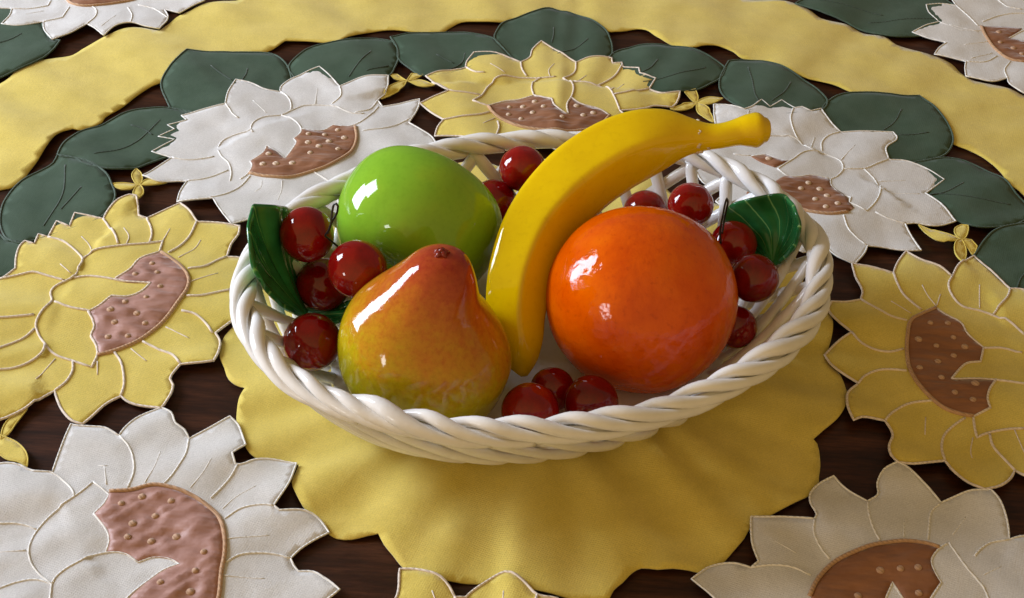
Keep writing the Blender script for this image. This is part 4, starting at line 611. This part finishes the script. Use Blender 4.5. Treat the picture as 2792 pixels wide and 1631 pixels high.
# banana: a five-sided rounded body bent along its own curve
def banana():
    Bn = np.array(BANANA); n0 = len(Bn); tt = np.linspace(0, 1, n0)
    d = np.concatenate([[0], np.cumsum(np.linalg.norm(np.diff(Bn[:, :3], axis=0), axis=1))])
    # smooth resampling (cubic through the stations)
    N = 150; s = np.linspace(0, d[-1], N); cols = []
    for c in range(4):
        y = Bn[:, c]; m_ = np.gradient(y, d)
        idx = np.clip(np.searchsorted(d, s, 'right') - 1, 0, n0 - 2); h = d[idx + 1] - d[idx]; t = (s - d[idx]) / h
        cols.append((2*t**3-3*t**2+1)*y[idx] + (t**3-2*t**2+t)*h*m_[idx] + (-2*t**3+3*t**2)*y[idx+1] + (t**3-t**2)*h*m_[idx+1])
    Q = np.stack(cols, -1)
    for c in range(3):
        for _ in range(12): Q[1:-1, c] = (Q[:-2, c] + 2 * Q[1:-1, c] + Q[2:, c]) / 4
    seg = 60; v = []; f = []; mi = []
    T = np.gradient(Q[:, :3], axis=0)
    for i in range(N):
        t = unit(T[i]); a = unit(backv - t * (backv @ t)); b = np.cross(t, a)
        u = s[i] / d[-1]
        ridge = .9 * min(1, max(0, (1 - abs(u - .42) / .48)) * 2)
        for k in range(seg):
            w = 2 * PI * k / seg
            # 5 facets with soft ridges; the first ridge faces the viewer's left
            lw = ((w - .12 + PI / 5) % (2 * PI / 5)) - PI / 5           # a ridge at lw = 0, flat faces between
            pol = math.cos(PI / 5) / math.cos(PI / 5 - abs(lw))
            rr = Q[i, 3] * (1 + ridge * (min(pol, .965) / .93 - 1))
            p = Q[i, :3] + rr * (math.cos(w) * a + math.sin(w) * b)
            rr2 = 1 + .012 * noise.noise(Vector(p) * 60)
            v.append(Q[i, :3] + (p - Q[i, :3]) * rr2)
    for i in range(N - 1):
        for k in range(seg):
            l = (k + 1) % seg; f.append((i * seg + k, i * seg + l, (i + 1) * seg + l, (i + 1) * seg + k))
    f.append(tuple(range(seg))[::-1])
    # rounded end of the stem
    tN = unit(T[-1]); base = (N - 1) * seg; prev = base
    for e, (kk, dd_) in enumerate(((.93, .0012), (.74, .0021), (.4, .0026))):
        st = len(v)
        for k in range(seg): v.append(Q[-1, :3] + (np.array(v[base + k]) - Q[-1, :3]) * kk + tN * dd_)
        for k in range(seg):
            l = (k + 1) % seg; f.append((prev + k, prev + l, st + l, st + k))
        prev = st
    f.append(tuple(prev + k for k in range(seg)))
    o = link_mesh('banana', v, f, M['banana'])
    tag(o, 'single glossy yellow banana curving up over the far basket rim', 'banana')
    # crack where the stem was glued back, with bare chips
    k0 = int(np.argmin(np.abs(Q[:, 0] - BANANA[13][0])) ) - 3
    t = unit(T[k0]); a = unit(backv - t * (backv @ t)); b = np.cross(t, a); mb = MB()
    for w0, w1, rr, sh in ((-1.9, -1.2, .0005, .000), (.55, .9, .0006, .0004), (1.25, 1.75, .0007, .0), (-.3, .0, .0004, .0006), (1.3, 1.5, .0008, .0016), (1.0, 1.12, .0007, .0058)):
        kk = k0 + int(sh / (d[-1] / N)); path = []
        for w in np.linspace(w0, w1, 7):
            path.append(Q[kk, :3] + Q[kk, 3] * .985 * (math.cos(w) * a + math.sin(w) * b) + t * (.0005 * math.sin(w * 23)))
        mb.tube(path, [rr * q for q in (.3, .9, 1.1, .7, 1.2, .8, .3)], 6)
    mb.build('chipped_seam', M['chip'], o)
banana()

# glazed leaves: shallow cups with veins that fan out from the tip
LL = {'left': 'large dark green leaf lining the left end of the basket behind the cherries', 'low': 'dark green leaf lying low under the left cherries beside the pear', 'right': 'bright green veined leaf propped against the right wall of the basket'}
for nm, base, edge in LEAF_FANS:
    bs = np.array(base); E_ = smooth_line(edge, False, .0016); n = len(E_); K = 16; v = []; uv = []; f = []
    cen = (bs + E_.mean(0)) / 2; nrm = np.zeros(3)
    for i in range(n - 1): nrm += np.cross(E_[i] - bs, E_[i + 1] - bs)
    nrm = unit(nrm)
    if nrm @ backv < 0: nrm = -nrm
    dl = np.concatenate([[0], np.cumsum(np.linalg.norm(np.diff(E_, axis=0), axis=1))]); dl /= dl[-1]
    for i in range(n):
        w = dl[i]
        for k in range(K + 1):
            s_ = k / K
            p = bs + (E_[i] - bs) * s_
            cup = (-.0045 if nm == 'left' else -.0065) * math.sin(PI * s_ * .93) * (.35 + .65 * math.sin(PI * w))
            vein = .0007 * abs(((w * 11) % 1) - .5) * 2 * min(1, s_ * 2)
            p = p + nrm * (cup + vein + .0008 * math.sin(w * 19) * s_)
            v.append(p); uv.append((w, s_))
    for i in range(n - 1):
        for k in range(K):
            q = i * (K + 1) + k; f.append((q, q + 1, q + K + 2, q + K + 1))
    o = link_mesh('ceramic_leaf', v, f, M['leaf'], uvs=uv)
    sm = o.modifiers.new('thickness', 'SOLIDIFY'); sm.thickness = .0018; sm.offset = 0
    ss = o.modifiers.new('soft', 'SUBSURF'); ss.levels = ss.render_levels = 1
    tag(o, LL[nm], 'leaf', 'ceramic leaves in the basket')
for w, ch in zip(WIRES, (cherries[0], cherries[8])):
    mb = MB(); mb.tube(smooth_line(w, False, .0008), .00045, 8)
    mb.build('wire_stem', M['wire'], ch).matrix_parent_inverse = ch.matrix_world.inverted()

# ---------------------------------------------------------------- light
def pane(name, loc, target, w, h, power, col):
    l = bpy.data.lights.new(name, 'AREA'); l.shape = 'RECTANGLE'; l.size = w; l.size_y = h; l.energy = power; l.color = col
    o = bpy.data.objects.new(name, l); C.objects.link(o); o.location = loc
    o.rotation_euler = (Vector(target) - Vector(loc)).to_track_quat('-Z', 'Y').to_euler()
    return o
def pane_v(name, loc, face, w, h, power, col):     # an upright window pane facing horizontally
    l = bpy.data.lights.new(name, 'AREA'); l.shape = 'RECTANGLE'; l.size = w; l.size_y = h; l.energy = power; l.color = col
    o = bpy.data.objects.new(name, l); C.objects.link(o); o.location = loc
    o.rotation_euler = Vector(face).to_track_quat('-Z', 'Z').to_euler()
    return o
DAY = (.88, .98, 1.16)
pane_v('window_lower_pane', (-1.22, .36, .335), (1, -.28, 0), .46, .40, 13.2, DAY)
pane_v('window_upper_pane', (-1.22, .36, .775), (1, -.28, 0), .46, .43, 14.6, DAY)
pane_v('side_window', (-1.35, -1.35, .42), (1, .9, 0), .24, .30, 3.4, (1.0, .98, .96))
W = bpy.data.worlds.new('World'); bpy.context.scene.world = W; W.use_nodes = True
nt = W.node_tree; bg = nt.nodes['Background']
tc = node(nt, 'ShaderNodeTexCoord'); sp = node(nt, 'ShaderNodeSeparateXYZ'); nt.links.new(tc.outputs['Generated'], sp.inputs[0])
mx = node(nt, 'ShaderNodeMath', operation='MULTIPLY_ADD'); nt.links.new(sp.outputs['X'], mx.inputs[0]); mx.inputs[1].default_value = -.12
my = node(nt, 'ShaderNodeMath', operation='MULTIPLY_ADD'); nt.links.new(sp.outputs['Y'], my.inputs[0]); my.inputs[1].default_value = -.45; my.inputs[2].default_value = .5
nt.links.new(my.outputs[0], mx.inputs[2])
nt.links.new(ramp(nt, mx.outputs[0], [(.08, (.15, .13, .11)), (.5, (.30, .21, .10)), (.95, (.78, .50, .19))]), bg.inputs['Color'])
bg.inputs['Strength'].default_value = 1.0

# ---------------------------------------------------------------- camera
cam = bpy.data.cameras.new('camera'); co = bpy.data.objects.new('camera', cam); C.objects.link(co)
co.matrix_world = Matrix.Translation(Vector(CAM_LOC)) @ Matrix((Vector(CAM_RIGHT), Vector(CAM_UP), Vector(CAM_BACK))).transposed().to_4x4()
cam.sensor_width = 36; cam.lens = CAM_LENS; cam.clip_start = .01; cam.clip_end = 20
sc = bpy.context.scene; sc.camera = co
sc.view_settings.view_transform = 'Standard'; sc.view_settings.look = 'None'
sc.view_settings.exposure = 0; sc.view_settings.gamma = 1; sc.view_settings.use_curve_mapping = False
sc.cycles.use_denoising = True
